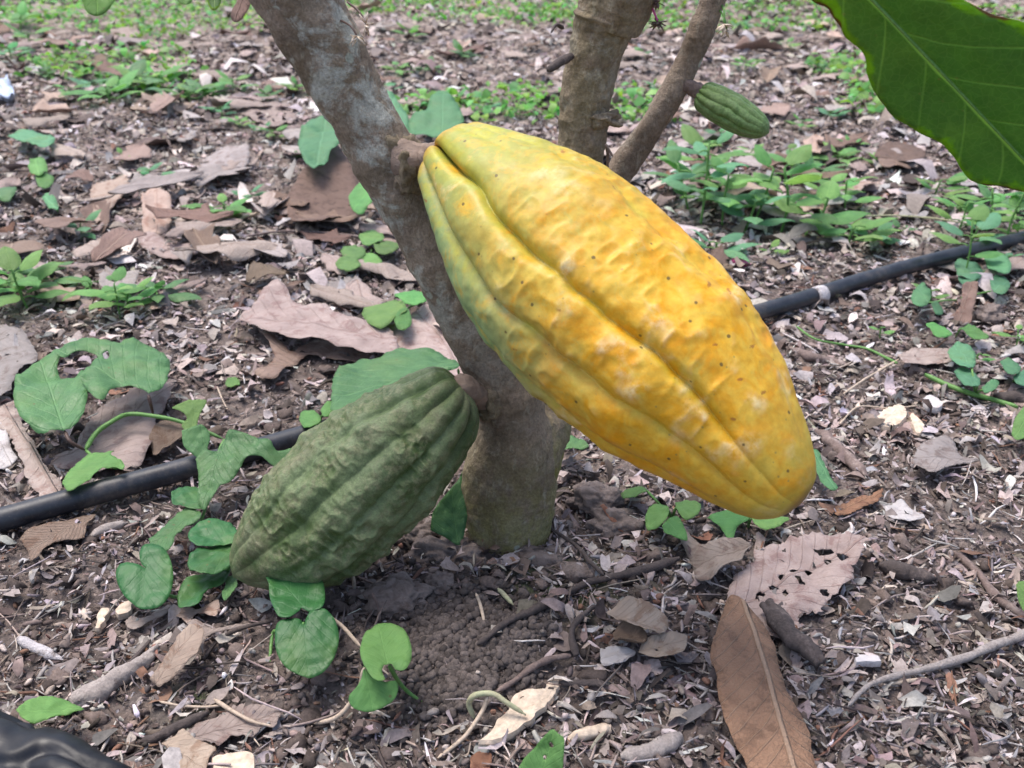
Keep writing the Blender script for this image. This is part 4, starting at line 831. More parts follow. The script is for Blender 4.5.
stick('wood_piece', 'whitish rotten wood stub at the left edge', 'wood piece', Z(R7, [(45, 438), (80, 455), (120, 475), (162, 490)]), .0036, .0026, 'wood_white', seed=11, z=.003, rough=.25, seg=16)
stick('wood_piece', 'pale split wood chunk below the black hose', 'wood piece', Z(R7, [(232, 178), (262, 160), (295, 150), (326, 140)]), .0042, .0036, 'wood_grey', seed=12, z=.004, rough=.22, seg=16)
stick('stick', 'dark stick crossing the torn pinkish leaf at the bottom left', 'stick', Z(R7, [(350, 705), (400, 690), (460, 660), (530, 628)]), .0020, .0036, 'twig_dark', seed=13, z=.006, seg=14)
stick('straw', 'pale dry straw above the torn pinkish leaf', 'straw', Z(R7, [(408, 598), (460, 608), (520, 612), (570, 608)]), .0009, .0006, 'straw', seed=14, z=.006)
stick('straw', 'pale straw splinter right of the pale straw', 'straw', Z(R7, [(548, 592), (600, 625), (650, 650), (700, 662)]), .0010, .0010, 'straw', seed=15, z=.008)
stick('twig', 'bent dark twig running under the lower heart leaves', 'twig', Z(R7, [(520, 490), (560, 440), (620, 410), (700, 390)]), .0012, .0010, 'twig_dark', seed=16, z=.006)
stick('twig', 'reddish twig crossing the soil pellets toward the wood splinter', 'twig', Z(R8, [(375, 572), (420, 545), (470, 508), (520, 488), (565, 480)]), .0013, .0020, 'twig', seed=17, z=.006)
stick('twig', 'dark bent twig right of the soil pellets', 'twig', Z(R8, [(580, 480), (568, 440), (572, 405), (600, 375), (632, 348)]), .0020, .0014, 'twig_dark', seed=18, z=.006)
stick('twig', 'black twig under the pale wood splinter', 'twig', Z(R8, [(535, 548), (570, 552), (620, 550), (660, 556)]), .0022, .0015, 'twig_dark', seed=19, z=.004)
stick('twig', 'thin dark twig between the trunk and the earth clod', 'twig', Z(R8, [(485, 130), (530, 165), (580, 200), (615, 240), (650, 275)]), .0010, .0014, 'twig_dark', seed=20, z=.006)
stick('twig', 'grey stick at the bottom edge right of centre', 'twig', Z(R8, [(695, 745), (740, 735), (800, 712), (850, 690)]), .0045, .0050, 'wood_grey', seed=21, z=.004, seg=14)
stick('wood_piece', 'pale bark chip lying beside the bottom grey stick', 'wood piece', Z(R8, [(555, 692), (600, 685), (640, 672), (668, 668)]), .0028, .0034, 'wood_pale', seed=22, z=.004, rough=.4)
stick('straw', 'long straw pointing up right of the yellow pod', 'straw', Z(R6, [(562, 368), (610, 335), (660, 305), (712, 275)]), .0011, .0010, 'straw', seed=23, z=.008)
stick('straw', 'thin straw lying across the litter right of the yellow pod', 'straw', Z(R6, [(552, 445), (600, 402), (680, 405), (760, 398)]), .0008, .0006, 'straw', seed=24, z=.008)
stick('straw', 'short straw upright left of the hero twig', 'straw', Z(R8, [(322, 320), (335, 355), (345, 400)]), .0010, .0008, 'straw', seed=25, zs=[.014, .008, .003])
stick('twig', 'greenish twig stub above the hero twig', 'twig', Z(R8, [(378, 308), (398, 328), (418, 350)]), .0013, .0012, 'stem_pale', seed=26, z=.006)
stick('twig', 'dead stub standing just left of the soil pellets', 'twig', Z(R7, [(908, 322), (905, 285), (895, 246)]), .0012, .0008, 'straw', seed=27, zs=[0, .010, .022])
stick('twig', 'second dead stub standing among the clods', 'twig', Z(R7, [(972, 395), (968, 355), (952, 318)]), .0012, .0007, 'twig', seed=28, zs=[0, .010, .020])
stick('twig', 'pale green twig slanting across the left background litter', 'twig', Z(R1, [(492, 618), (560, 590), (610, 562), (660, 545)]), .0014, .0018, 'straw', seed=29, z=.010)
stick('twig', 'long brown twig under the dark curled leaf', 'twig', Z(R1, [(630, 605), (720, 592), (820, 595), (920, 605)]), .0014, .0016, 'twig', seed=30, z=.010)
stick('straw', 'fine straw left of the herb shadow', 'straw', Z(R4, [(556, 350), (568, 380), (582, 408)]), .0007, .0006, 'straw', seed=31, z=.005)
stick('stick', 'dark stick beside the runner at the right edge', 'stick', Z(R6, [(945, 372), (980, 378), (1024, 382), (1080, 390)]), .005, .0055, 'twig_dark', seed=32, z=.004)
stick('vine_runner', 'green runner stem trailing across the right middle ground', 'runner', Z(R6, [(770, 318), (820, 342), (880, 365), (950, 385), (1008, 402)]), .0020, .0022, 'stem', seed=33, z=.008, rough=.08)
stick('vine_runner', 'thin green runner stem just below the hose', 'runner', Z(R6, [(440, 195), (490, 228), (560, 242), (620, 252), (660, 270), (700, 290)]), .0010, .0012, 'stem', seed=34, z=.008, rough=.08)
stick('straw', 'grassy dry stalk behind the hose in the right background', 'straw', Z(R3, [(620, 553), (700, 552), (800, 560), (890, 575)]), .0012, .0010, 'stem_pale', seed=35, z=.012)
# tendril
te = empty('dry_tendril', GG(*Z(R8, [(350, 600)])[0]), 'pale green dry tendril looped over the wood splinter', 'tendril')
v, f = twigtube([GG(*p, zz) for p, zz in zip(Z(R8, [(318, 640), (305, 605), (320, 582), (365, 578), (400, 600), (450, 632)]), [.004, .012, .018, .02, .016, .012])], .0016, .0013, .12, 50, 10, 120, 3); mkobj('stem', v, f, M['stem_pale'], te)
v, f = twigtube([GG(*p, zz) for p, zz in zip(Z(R8, [(352, 585), (340, 620), (300, 680), (262, 715), (225, 742)]), [.018, .012, .006, .004, .004])], .0012, .0010, .12, 50, 10, 120, 4); mkobj('stem', v, f, M['straw'], te)
# split wood splinter: an outline extruded to a thick chip
def slab(name, label, cat, out, thick, mat, zb, seed=0, rough=.00018, tear=.004):
    P = np.array([GG(*p, zb) for p in out]); c = P.mean(0)
    m_ = 90; O = spline(np.vstack([P, P[:1]]), m_ + 1)[:-1]
    O[:, :2] += tear * .25 * np.column_stack([vn(O[:, 0] * 300, O[:, 1] * 300, 1, seed), vn(O[:, 0] * 300, O[:, 1] * 300, 9, seed)])
    vs = []; fs = []; lv = [(1, 0), (1.02, .5), (.97, 1.0), (.75, 1.05), (.45, 1.06), (.15, 1.05)]
    for k_, (sc_, h_) in enumerate(lv):
        Q = c + (O - c) * sc_; Q = Q.copy(); Q[:, 2] = c[2] - thick / 2 + thick * h_ + rough * 2.5 * fbm(Q[:, 0] * 180, Q[:, 1] * 180, 0, seed, 3) * (h_ > 0); vs.append(Q)
    v = np.vstack(vs); L_ = len(lv)
    for k_ in range(L_ - 1):
        for i_ in range(m_): a_, b_ = k_ * m_ + i_, k_ * m_ + (i_ + 1) % m_; fs.append([a_, b_, b_ + m_, a_ + m_])
    fs.append(list(range(m_))[::-1]); fs.append(list(range((L_ - 1) * m_, L_ * m_)))
    return tag(mkobj(name, v, fs, M[mat], smooth=False), label, cat)
slab('wood_splinter', 'pale split wood splinter lying in the bottom foreground', 'wood splinter', Z(R8, [(333, 716), (352, 690), (375, 660), (402, 628), (418, 600), (440, 582), (480, 566), (518, 552), (530, 528), (538, 542), (515, 590), (492, 622), (470, 655), (432, 680), (400, 696), (365, 705)]), .004, 'wood_pale', .005, 1)
slab('wood_chip', 'cream wood chip at the bottom edge left of centre', 'wood chip', Z(R7, [(540, 745), (590, 736), (640, 738), (655, 755), (640, 790), (560, 790)]), .003, 'wood_pale', .006, 2)
slab('wood_chip', 'small cream chip left of the mauve leaf strip', 'wood chip', Z(R7, [(295, 365), (315, 348), (335, 345), (342, 365), (325, 380), (300, 386)]), .004, 'wood_pale', .005, 3)
slab('wood_chip', 'small tan upright chip left of the heart leaves', 'wood chip', Z(R7, [(250, 385), (262, 362), (278, 362), (272, 395), (255, 422), (245, 415)]), .004, 'wood_pale', .005, 4)
slab('wood_chip', 'pale chip right of the yellow pod in the litter', 'wood chip', Z(R6, [(645, 430), (680, 412), (715, 410), (718, 440), (690, 455), (650, 450)]), .006, 'wood_pale', .005, 5)
slab('bark_chip', 'narrow grey bark chip right of the pale chip', 'bark chip', Z(R6, [(728, 430), (740, 425), (765, 455), (762, 472), (745, 468)]), .005, 'wood_pale', .005, 6)
slab('stone', 'small white stone on the right litter below the grey leaf', 'stone', Z(R9, [(590, 492), (605, 480), (650, 490), (658, 502), (620, 505), (595, 505)]), .004, 'dead_white', .006, 7)
slab('stone', 'white stone fragment below the runner on the right', 'stone', Z(R6, [(762, 385), (785, 375), (815, 392), (805, 412), (775, 408)]), .005, 'dead_white', .006, 8)
# clods
def clod(label, c_px, r, z, seed, sq=(1, 1, .75), mat='stone', sub=5):
    o = lump(GG(*c_px, z), r, 'earth_clod', mat, None, sq, .4, seed, 1.7, sub); return tag(o, label, 'earth clod')
clod('grey lump of dry earth right of the trunk foot', Z(R8, [(680, 150)])[0], .016, .006, 3, (1.15, .8, .75))
clod('upper dark earth clod beside the trunk foot', Z(R8, [(640, 85)])[0], .013, .006, 7, (1.2, .9, .8))
clod('pale earth clod under the dark green pod', Z(R8, [(130, 330)])[0], .017, .001, 11, (1.2, .8, .7))
clod('rounded earth clod at the left foot of the trunk', Z(R8, [(260, 225)])[0], .018, .000, 15, (1.3, .8, .7))
clod('mossy earth clod in front of the trunk', Z(R8, [(520, 265)])[0], .020, -.006, 19, (1.3, .9, .6))
clod('dark clod close below the dark green pod', Z(R8, [(185, 165)])[0], .012, .004, 23)
clod('small crumbly clod in front of the rounded clod', Z(R8, [(230, 300)])[0], .009, .003, 27)
clod('small dark clod on the right by the upright brown leaf', Z(R6, [(935, 165)])[0], .013, .005, 31)
clod('low brown clod in the shade behind the trunk', (590, 500), .014, .004, 35)
# litter of man
lump_ = lump(GG(740, 262, .006), .008, 'fallen_petal', 'petal', None, (1.2, .8, .6), .4, 5, 1.5, 3); tag(lump_, 'bright pink petal lying behind the hose', 'petal')
traced_leaf('plastic_scrap', [(-12, 76), (6, 80), (12, 88), (14, 97), (2, 98), (-14, 92)], [(-10, 84), (12, 92)], M['plastic_blue'], label='crumpled bluish plastic scrap at the far left edge', cat='plastic scrap', rumple=.12, zb=.02, zt=.02)

# ---------------------------------------------------------------- green hero plants
def green(par, out, mid, mat, **k):
    return traced_leaf('leaf', out, mid, M[mat], parent=par, **{**dict(fold=.14, rumple=.035, curl=-.07, zb=.02, zt=.02, ground=True, thick=.0003, dens=22), **k})
def stem(par, px, zs, r0, r1, mat='stem', name='stem'):
    v, f = twigtube([GG(*p, z) for p, z in zip(px, zs)], r0, r1, .06, 30, 8, 120); return mkobj(name, v, f, M[mat], par)
herb = empty('jagged_herb', GG(86, 450), 'broad leaved green herb with jagged chewed leaves left of the hose', 'herb')
green(herb, Z(R4, [(165, 467), (145, 470), (120, 476), (90, 468), (62, 448), (45, 420), (37, 395), (40, 360), (50, 325), (85, 298), (118, 278), (150, 262), (158, 280), (148, 305), (158, 330), (190, 335), (214, 315), (228, 365), (224, 400), (210, 435), (188, 458)]), Z(R4, [(165, 465), (108, 295)]), 'leaf_mid', zb=.035, zt=.05, serr=.02, nserr=24, fold=.18, seed=101)
green(herb, Z(R4, [(382, 374), (365, 360), (345, 350), (315, 346), (288, 352), (262, 385), (238, 375), (218, 352), (205, 325), (225, 300), (250, 272), (230, 262), (190, 262), (160, 275), (140, 262), (165, 245), (205, 230), (245, 222), (275, 226), (300, 236), (325, 224), (352, 222), (402, 240), (428, 268), (437, 295), (432, 325), (422, 348), (400, 365)]), Z(R4, [(380, 370), (160, 262)]), 'leaf_mid', zb=.040, zt=.060, serr=.02, nserr=30, fold=.10, seed=102, holes=[Z(R4, [(262, 262), (275, 258), (280, 268), (268, 275)])], dens=28)
green(herb, Z(R4, [(300, 556), (278, 560), (255, 566), (225, 590), (200, 610), (175, 618), (160, 600), (168, 580), (182, 558), (200, 532), (225, 515), (255, 508), (290, 508), (285, 525), (300, 535), (318, 545), (315, 560)]), Z(R4, [(310, 552), (165, 608)]), 'leaf_light', zb=.030, zt=.025, serr=.03, nserr=20, seed=103)
stem(herb, Z(R4, [(165, 462), (180, 490), (218, 512)]), [.035, .030, .020], .0014, .0012, 'stem_dark', 'petiole')
stem(herb, Z(R4, [(380, 372), (386, 395), (392, 420)]), [.040, .033, .022], .0014, .0012, 'stem_dark', 'petiole')
stem(herb, Z(R4, [(218, 512), (245, 470), (285, 440), (330, 420), (400, 426), (470, 442), (575, 485)]), [.018, .026, .030, .030, .024, .018, .012], .0019, .0014)
stem(herb, Z(R4, [(218, 512), (255, 540), (300, 560)]), [.018, .025, .028], .0012, .001)
vine = empty('trailing_vine', GG(210, 470), 'trailing vine with pale green lobed leaves climbing over the hose', 'vine')
green(vine, Z(R4, [(470, 390), (490, 384), (528, 386), (518, 410), (508, 432), (500, 465), (482, 467), (465, 450), (478, 430), (462, 412), (440, 402)]), Z(R4, [(490, 462), (500, 388)]), 'leaf_light', zb=.028, zt=.04, seed=111)
green(vine, Z(R4, [(465, 462), (488, 455), (515, 448), (532, 462), (538, 485), (532, 510), (545, 555), (520, 540), (495, 525), (470, 500)]), Z(R4, [(515, 450), (530, 540)]), 'leaf_mid', zb=.035, zt=.022, seed=112)
green(vine, Z(R4, [(500, 536), (520, 515), (552, 512), (570, 490), (590, 462), (622, 465), (652, 475), (690, 482), (705, 500), (742, 488), (735, 515), (702, 540), (665, 522), (630, 528), (612, 560), (585, 595), (560, 608), (540, 640), (520, 665), (505, 640), (508, 600), (505, 565)]), Z(R4, [(575, 485), (525, 640)]), 'leaf_mid', zb=.040, zt=.022, serr=.015, nserr=26, fold=.06, seed=113, dens=28)
green(vine, Z(R4, [(438, 622), (465, 605), (500, 600), (515, 615), (525, 640), (520, 662), (492, 662), (465, 655), (442, 650)]), Z(R4, [(522, 650), (442, 632)]), 'leaf_dark', zb=.018, zt=.024, seed=114)
green(vine, Z(R7, [(380, 185), (400, 168), (420, 152), (438, 135), (458, 115), (485, 103), (515, 115), (512, 132), (492, 145), (475, 152), (465, 165), (450, 172), (442, 200), (428, 215), (405, 216), (388, 200)]), Z(R7, [(505, 115), (390, 200)]), 'leaf_mid', zb=.020, zt=.016, seed=115, serr=.02, nserr=22)
stem(vine, Z(R4, [(575, 485), (560, 520), (540, 600), (520, 680), (500, 720)]), [.035, .03, .018, .012, .008], .0013, .001)
# heart leaved creeper, three shoots
cr = empty('heart_leaf_creeper', GG(190, 560), 'glossy dark heart shaped leaves beside the lower tip of the green pod', 'creeper', 'heart leaved creeper shoots')
green(cr, Z(R7, [(374, 258), (362, 245), (358, 222), (366, 200), (395, 195), (425, 212), (442, 258), (440, 305), (428, 338), (405, 358), (365, 362), (335, 345), (312, 318), (298, 285), (300, 255), (320, 242), (350, 248)]), Z(R7, [(374, 257), (362, 360)]), 'leaf_dark', zb=.028, zt=.020, fold=.15, seed=121)
green(cr, Z(R7, [(485, 190), (482, 170), (500, 148), (540, 133), (585, 142), (606, 162), (606, 192), (575, 198), (545, 203), (510, 206)]), Z(R7, [(590, 196), (495, 165)]), 'leaf_dark', zb=.030, zt=.030, fold=.25, seed=122)
green(cr, Z(R7, [(484, 228), (500, 212), (530, 206), (570, 196), (602, 192), (602, 225), (585, 255), (555, 270), (520, 274), (488, 264), (480, 245)]), Z(R7, [(600, 200), (488, 245)]), 'leaf_dark', zb=.028, zt=.030, fold=.2, seed=123)
green(cr, Z(R7, [(462, 305), (485, 282), (515, 272), (550, 262), (588, 256), (585, 275), (570, 298), (545, 308), (525, 320), (510, 350), (480, 357), (458, 355), (455, 330)]), Z(R7, [(582, 262), (462, 345)]), 'leaf_dark', zb=.018, zt=.016, seed=124)
green(cr, Z(R7, [(572, 282), (598, 277), (608, 300), (592, 322), (574, 337), (568, 318), (578, 300)]), Z(R7, [(580, 282), (578, 335)]), 'leaf_mid', zb=.016, zt=.014, seed=125)
stem(cr, Z(R7, [(374, 257), (400, 300), (460, 330), (560, 280), (600, 240)]), [.028, .014, .010, .014, .022], .0012, .001)
cr = empty('heart_leaf_creeper', GG(300, 640), 'pair of glossy heart shaped leaves in front of the green pod', 'creeper', 'heart leaved creeper shoots')
green(cr, Z(R7, [(772, 362), (762, 372), (740, 388), (712, 382), (695, 350), (690, 325), (688, 300), (680, 275), (695, 255), (735, 258), (770, 275), (800, 285), (822, 288), (832, 320), (828, 360), (800, 370)]), Z(R7, [(775, 355), (695, 262)]), 'leaf_dark', zb=.035, zt=.036, fold=.2, seed=131)
green(cr, Z(R7, [(778, 398), (765, 386), (742, 386), (712, 395), (704, 425), (708, 470), (728, 508), (765, 530), (800, 537), (832, 520), (856, 485), (868, 435), (858, 390), (832, 364), (800, 364), (786, 380)]), Z(R7, [(778, 397), (790, 535)]), 'leaf_dark', zb=.036, zt=.026, fold=.15, seed=132)
stem(cr, Z(R7, [(778, 397), (730, 430), (700, 420), (690, 500)]), [.036, .020, .010, .0], .0012, .001)
stem(cr, Z(R7, [(772, 360), (810, 365), (870, 400), (925, 460)]), [.035, .030, .018, .010], .0013, .0011, 'straw')
cr = empty('heart_leaf_creeper', GG(378, 680), 'bright pair of heart shaped leaves left of the soil pellets', 'creeper', 'heart leaved creeper shoots')
green(cr, Z(R8, [(88, 505), (82, 520), (90, 545), (70, 545), (48, 528), (30, 495), (27, 462), (40, 425), (72, 402), (112, 404), (142, 422), (157, 460), (155, 495), (140, 517), (118, 516), (105, 502)]), Z(R8, [(97, 503), (72, 404)]), 'leaf_light', zb=.038, zt=.034, fold=.15, seed=141)
green(cr, Z(R8, [(35, 505), (45, 520), (62, 538), (90, 548), (115, 545), (124, 560), (115, 590), (88, 612), (50, 625), (15, 618), (-2, 600), (0, 580), (18, 560), (30, 535)]), Z(R8, [(38, 512), (60, 624)]), 'leaf_light', zb=.034, zt=.026, fold=.15, seed=142)
stem(cr, Z(R7, [(932, 512), (922, 560), (895, 605), (858, 640), (806, 655)]), [.034, .022, .012, .006, .003], .0014, .0012, 'straw')
stem(cr, Z(R8, [(100, 505), (120, 540), (145, 570), (185, 600)]), [.036, .02, .008, .002], .0012, .001, 'stem')
# single big leaves
def lone(name, label, out, mid, mat, stemto=None, cat='leaf', **k):
    h = empty(name, GG(*mid[0]), label, cat)
    green(h, out, mid, mat, **k)
    if stemto:
        z0 = k.get('zb', .02); stem(h, [mid[0], ((mid[0][0] + stemto[0]) / 2, (mid[0][1] + stemto[1]) / 2 + 2), stemto], [z0, z0 * .6, 0], .0011, .0010)
    return h
lone('broadleaf_weed', 'wide scalloped green leaf behind the top of the green pod', [(330, 412), (331, 395), (333, 380), (345, 364), (360, 358), (375, 355), (390, 351), (403, 348), (420, 350), (440, 354), (452, 361), (461, 369), (450, 374), (435, 372), (420, 380), (405, 395), (380, 405), (350, 412), (338, 418)], [(458, 369), (332, 398)], 'leaf_mid', (462, 385), 'weed', zb=.03, zt=.035, serr=.02, nserr=30, seed=151, dens=28)
lone('broadleaf_weed', 'shaded green leaf in the gap between green pod and trunk', [(430, 530), (433, 512), (445, 495), (458, 480), (464, 470), (468, 500), (464, 535), (458, 545), (446, 538)], [(458, 545), (450, 480)], 'leaf_mid', None, 'weed', zb=.006, zt=.045, seed=152)
lone('broadleaf_weed', 'pale upright leaf pair between the trunk and the yellow pod', Z(R2, [(155, 345), (150, 310), (165, 292), (192, 285), (210, 248), (238, 226), (258, 245), (275, 270), (292, 315), (275, 335), (240, 358), (195, 352)]), Z(R2, [(236, 355), (238, 230)]), 'leaf_blue', (444, 160), 'weed', zb=.05, zt=.10, seed=153)
lone('broadleaf_weed', 'pale leaf peeking out on the right edge of the leaning trunk', Z(R2, [(90, 230), (112, 245), (130, 275), (150, 310), (152, 345), (130, 335), (108, 300)]), Z(R2, [(150, 345), (95, 235)]), 'leaf_blue', (410, 150), 'weed', zb=.05, zt=.09, seed=154)
lone('broadleaf_weed', 'pale green oval leaf left of the leaning trunk', Z(R1, [(762, 365), (772, 335), (800, 308), (832, 305), (858, 325), (882, 362), (850, 385), (832, 415), (805, 435), (780, 415), (768, 392)]), Z(R1, [(835, 310), (803, 432)]), 'leaf_blue', (336, 128), 'weed', zb=.075, zt=.05, seed=155)
lone('broadleaf_weed', 'bright leaf touching the left side of the trunk', Z(R1, [(892, 505), (905, 482), (930, 460), (960, 452), (970, 480), (965, 508), (940, 535), (918, 550), (900, 535)]), Z(R1, [(960, 458), (905, 540)]), 'leaf_light', (375, 205), 'weed', zb=.06, zt=.04, seed=156)
lone('broadleaf_weed', 'small leaf under the belly of the yellow pod by the trunk', Z(R5, [(522, 495), (535, 475), (550, 462), (580, 478), (612, 502), (590, 512), (560, 512), (535, 515)]), Z(R5, [(525, 505), (608, 503)]), 'leaf_mid', (556, 460), 'weed', zb=.02, zt=.03, seed=157)
lone('broadleaf_weed', 'slim green leaf pointing down right of the yellow pod tip', Z(R6, [(470, 500), (490, 512), (505, 535), (525, 575), (547, 612), (522, 616), (502, 588), (485, 565), (475, 545)]), Z(R6, [(475, 505), (540, 614)]), 'leaf_blue', (808, 445), 'weed', zb=.02, zt=.02, seed=158)
lone('broadleaf_weed', 'serrated green leaf lying beside the black plastic sleeve', Z(R7, [(40, 622), (58, 602), (80, 590), (118, 585), (150, 592), (180, 603), (214, 618), (190, 628), (155, 638), (115, 650), (80, 655), (55, 640)]), Z(R7, [(212, 618), (42, 625)]), 'leaf_light', None, 'weed', zb=.016, zt=.024, serr=.02, nserr=30, seed=159)
lone('broadleaf_weed', 'green leaf with chewed holes rising from the bottom edge', Z(R8, [(420, 790), (445, 745), (470, 718), (495, 690), (518, 668), (535, 680), (549, 696), (548, 740), (540, 790), (500, 830), (450, 830)]), Z(R8, [(480, 830), (522, 672)]), 'leaf_light', None, 'weed', zb=.012, zt=.035, serr=.02, nserr=24, seed=160, holes=[Z(R8, [(508, 706), (516, 702), (522, 712), (512, 716)]), Z(R8, [(494, 738), (500, 735), (504, 742), (498, 746)])])
lone('broadleaf_weed', 'green leaf cut by the right edge level with the pod', Z(R6, [(992, 470), (998, 440), (1012, 415), (1035, 395), (1060, 420), (1060, 460), (1030, 480), (1005, 485)]), Z(R6, [(1050, 400), (1000, 480)]), 'leaf_light', None, 'weed', zb=.025, zt=.02, seed=161)
lone('broadleaf_weed', 'green leaf cut by the right edge near the long twig', Z(R9, [(1003, 300), (1015, 290), (1050, 300), (1055, 350), (1030, 368), (1010, 340)]), Z(R9, [(1040, 295), (1020, 360)]), 'leaf_light', None, 'weed', zb=.025, zt=.02, seed=162)
lone('broadleaf_weed', 'oval green leaf lying flat in the upper left', Z(R1, [(20, 350), (45, 338), (75, 335), (110, 345), (142, 358), (120, 375), (90, 372), (55, 362)]), Z(R1, [(138, 360), (25, 350)]), 'leaf_blue', None, 'weed', zb=.03, zt=.03, seed=163)
# compound small clusters near the trunk and below the pod
def cluster(label, leaves, mat, root, z=.03, cat='weed', name='small_weed', group=None):
    h = empty(name, GG(*root), label, cat, group)
    for k, (out, b, t) in enumerate(leaves):
        green(h, out, (b, t), mat, zb=z, zt=z * .8, seed=200 + k + int(root[0]), dens=12)
        stem(h, [b, ((b[0] + root[0]) / 2, (b[1] + root[1]) / 2 - 1), root], [z, z * .7, 0], .0009, .0009)
    return h
cluster('three rounded bright leaves just left of the trunk', [(Z(R5, [(30, 165), (45, 122), (95, 110), (132, 132), (146, 155), (118, 172), (80, 196), (48, 188)]), *Z(R5, [(140, 150), (40, 175)])), (Z(R5, [(113, 115), (150, 108), (182, 104), (197, 128), (180, 140), (150, 142), (130, 130)]), *Z(R5, [(190, 130), (115, 118)])), (Z(R5, [(112, 178), (125, 160), (147, 150), (158, 185), (140, 206), (120, 198)]), *Z(R5, [(148, 153), (125, 200)]))], 'leaf_light', (402, 312))
cluster('jagged seedling leaves directly below the yellow pod', [(Z(R8, [(693, 66), (708, 48), (722, 38), (760, 55), (745, 68), (725, 75), (700, 78)]), *Z(R8, [(758, 56), (696, 74)])), (Z(R8, [(755, 130), (765, 102), (790, 93), (815, 102), (812, 130), (790, 150), (762, 160)]), *Z(R8, [(812, 104), (760, 156)])), (Z(R8, [(798, 150), (815, 130), (840, 128), (858, 160), (862, 188), (830, 178), (808, 168)]), *Z(R8, [(812, 135), (858, 188)])), (Z(R8, [(832, 90), (860, 84), (897, 92), (890, 118), (860, 128), (840, 112)]), *Z(R8, [(835, 100), (893, 100)]))], 'leaf_light', (672, 520), .02)
cluster('lobed pale seedling leaves below the tip of the yellow pod', [(Z(R9, [(212, 125), (232, 115), (262, 110), (330, 112), (318, 135), (290, 150), (275, 195), (258, 170), (242, 148)]), *Z(R9, [(325, 116), (262, 180)])), (Z(R9, [(322, 124), (370, 118), (422, 128), (405, 145), (375, 155), (345, 155)]), *Z(R9, [(325, 130), (418, 130)]))], 'leaf_light', (748, 528), .016)
cluster('blue green leaf pair by the runner on the right', [(Z(R6, [(828, 262), (850, 240), (880, 245), (900, 270), (895, 300), (865, 298), (840, 285)]), *Z(R6, [(890, 298), (845, 245)])), (Z(R6, [(845, 310), (868, 300), (900, 318), (912, 345), (890, 352), (860, 335)]), *Z(R6, [(905, 350), (850, 308)])), (Z(R6, [(915, 352), (940, 335), (960, 340), (948, 360), (925, 365)]), *Z(R6, [(918, 358), (958, 340)]))], 'leaf_blue', (975, 395), .02)
cluster('two folded green leaves above the narrow pinkish leaf', [(Z(R6, [(772, 190), (800, 186), (838, 212), (830, 222), (800, 218)]), *Z(R6, [(775, 190), (838, 218)])), (Z(R6, [(862, 200), (890, 192), (930, 218), (925, 230), (890, 225)]), *Z(R6, [(865, 198), (930, 228)]))], 'leaf_light', (955, 338), .02)
cluster('blue green leaves at the right edge above the runner', [(Z(R6, [(962, 285), (985, 278), (1015, 300), (1005, 318), (980, 315)]), *Z(R6, [(1010, 312), (965, 285)])), (Z(R6, [(995, 325), (1030, 305), (1050, 330), (1030, 348), (1005, 342)]), *Z(R6, [(1045, 320), (998, 335)]))], 'leaf_blue', (1012, 385), .02)
cluster('leaves with reddish base by the hose at the right', [(Z(R3, [(845, 675), (870, 655), (900, 668), (920, 700), (890, 722), (860, 715)]), *Z(R3, [(915, 705), (850, 680)])), (Z(R3, [(920, 655), (955, 645), (988, 665), (985, 700), (950, 698), (928, 680)]), *Z(R3, [(925, 690), (985, 665)])), (Z(R3, [(935, 715), (965, 708), (988, 728), (975, 750), (945, 745)]), *Z(R3, [(940, 745), (985, 718)])), (Z(R3, [(740, 745), (765, 728), (785, 750), (780, 775), (755, 785), (735, 770)]), *Z(R3, [(780, 775), (748, 735)])), (Z(R3, [(785, 775), (805, 770), (818, 800), (800, 805)]), *Z(R3, [(788, 775), (812, 802)]))], 'leaf_blue', (960, 300), .022)
cluster('tiny round green leaf on bare soil left of the wide dead leaf', [(Z(R4, [(576, 342), (585, 328), (605, 326), (614, 340), (598, 350), (582, 350)]), *Z(R4, [(612, 345), (580, 335)]))], 'leaf_light', (238, 385), .006)
cluster('two small leaves behind the green pod near the hose', [(Z(R4, [(766, 435), (772, 415), (800, 412), (822, 432), (810, 450), (780, 455)]), *Z(R4, [(820, 445), (770, 425)])), (Z(R4, [(820, 410), (842, 388), (858, 400), (845, 422), (828, 425)]), *Z(R4, [(825, 422), (850, 392)]))], 'leaf_light', (318, 428), .02)
cluster('pair of round leaves at the far left', [(Z(R1, [(72, 430), (85, 408), (108, 408), (122, 430), (110, 450), (85, 450)]), *Z(R1, [(100, 450), (90, 408)])), (Z(R1, [(90, 452), (115, 443), (138, 455), (128, 478), (100, 478)]), *Z(R1, [(92, 452), (135, 470)]))], 'leaf_light', (45, 190), .025)
cluster('single round leaf cut by the left edge', [(Z(R1, [(-10, 480), (10, 468), (35, 472), (42, 488), (20, 502), (-10, 500)]), *Z(R1, [(40, 485), (-8, 488)]))], 'leaf_mid', (12, 198), .02)
cluster('small upright leaf below the pair of round leaves', [(Z(R1, [(108, 508), (125, 498), (145, 515), (150, 540), (128, 535)]), *Z(R1, [(148, 538), (112, 502)]))], 'leaf_blue', (58, 212), .02)
cluster('five rounded leaflets spread left of the trunk', [(Z(R1, [(a_, b_ + 6), (a_ + 22, b_ - 8), (a_ + 52, b_ - 4), (a_ + 66, b_ + 12), (a_ + 40, b_ + 26), (a_ + 12, b_ + 24)]), *Z(R1, [(950, 638), (a_ + (60 if a_ > 930 else 6), b_ + 8)])) for a_, b_ in [(918, 600), (870, 635), (858, 668), (912, 656), (955, 622)]], 'leaf_light', (372, 262), .02)

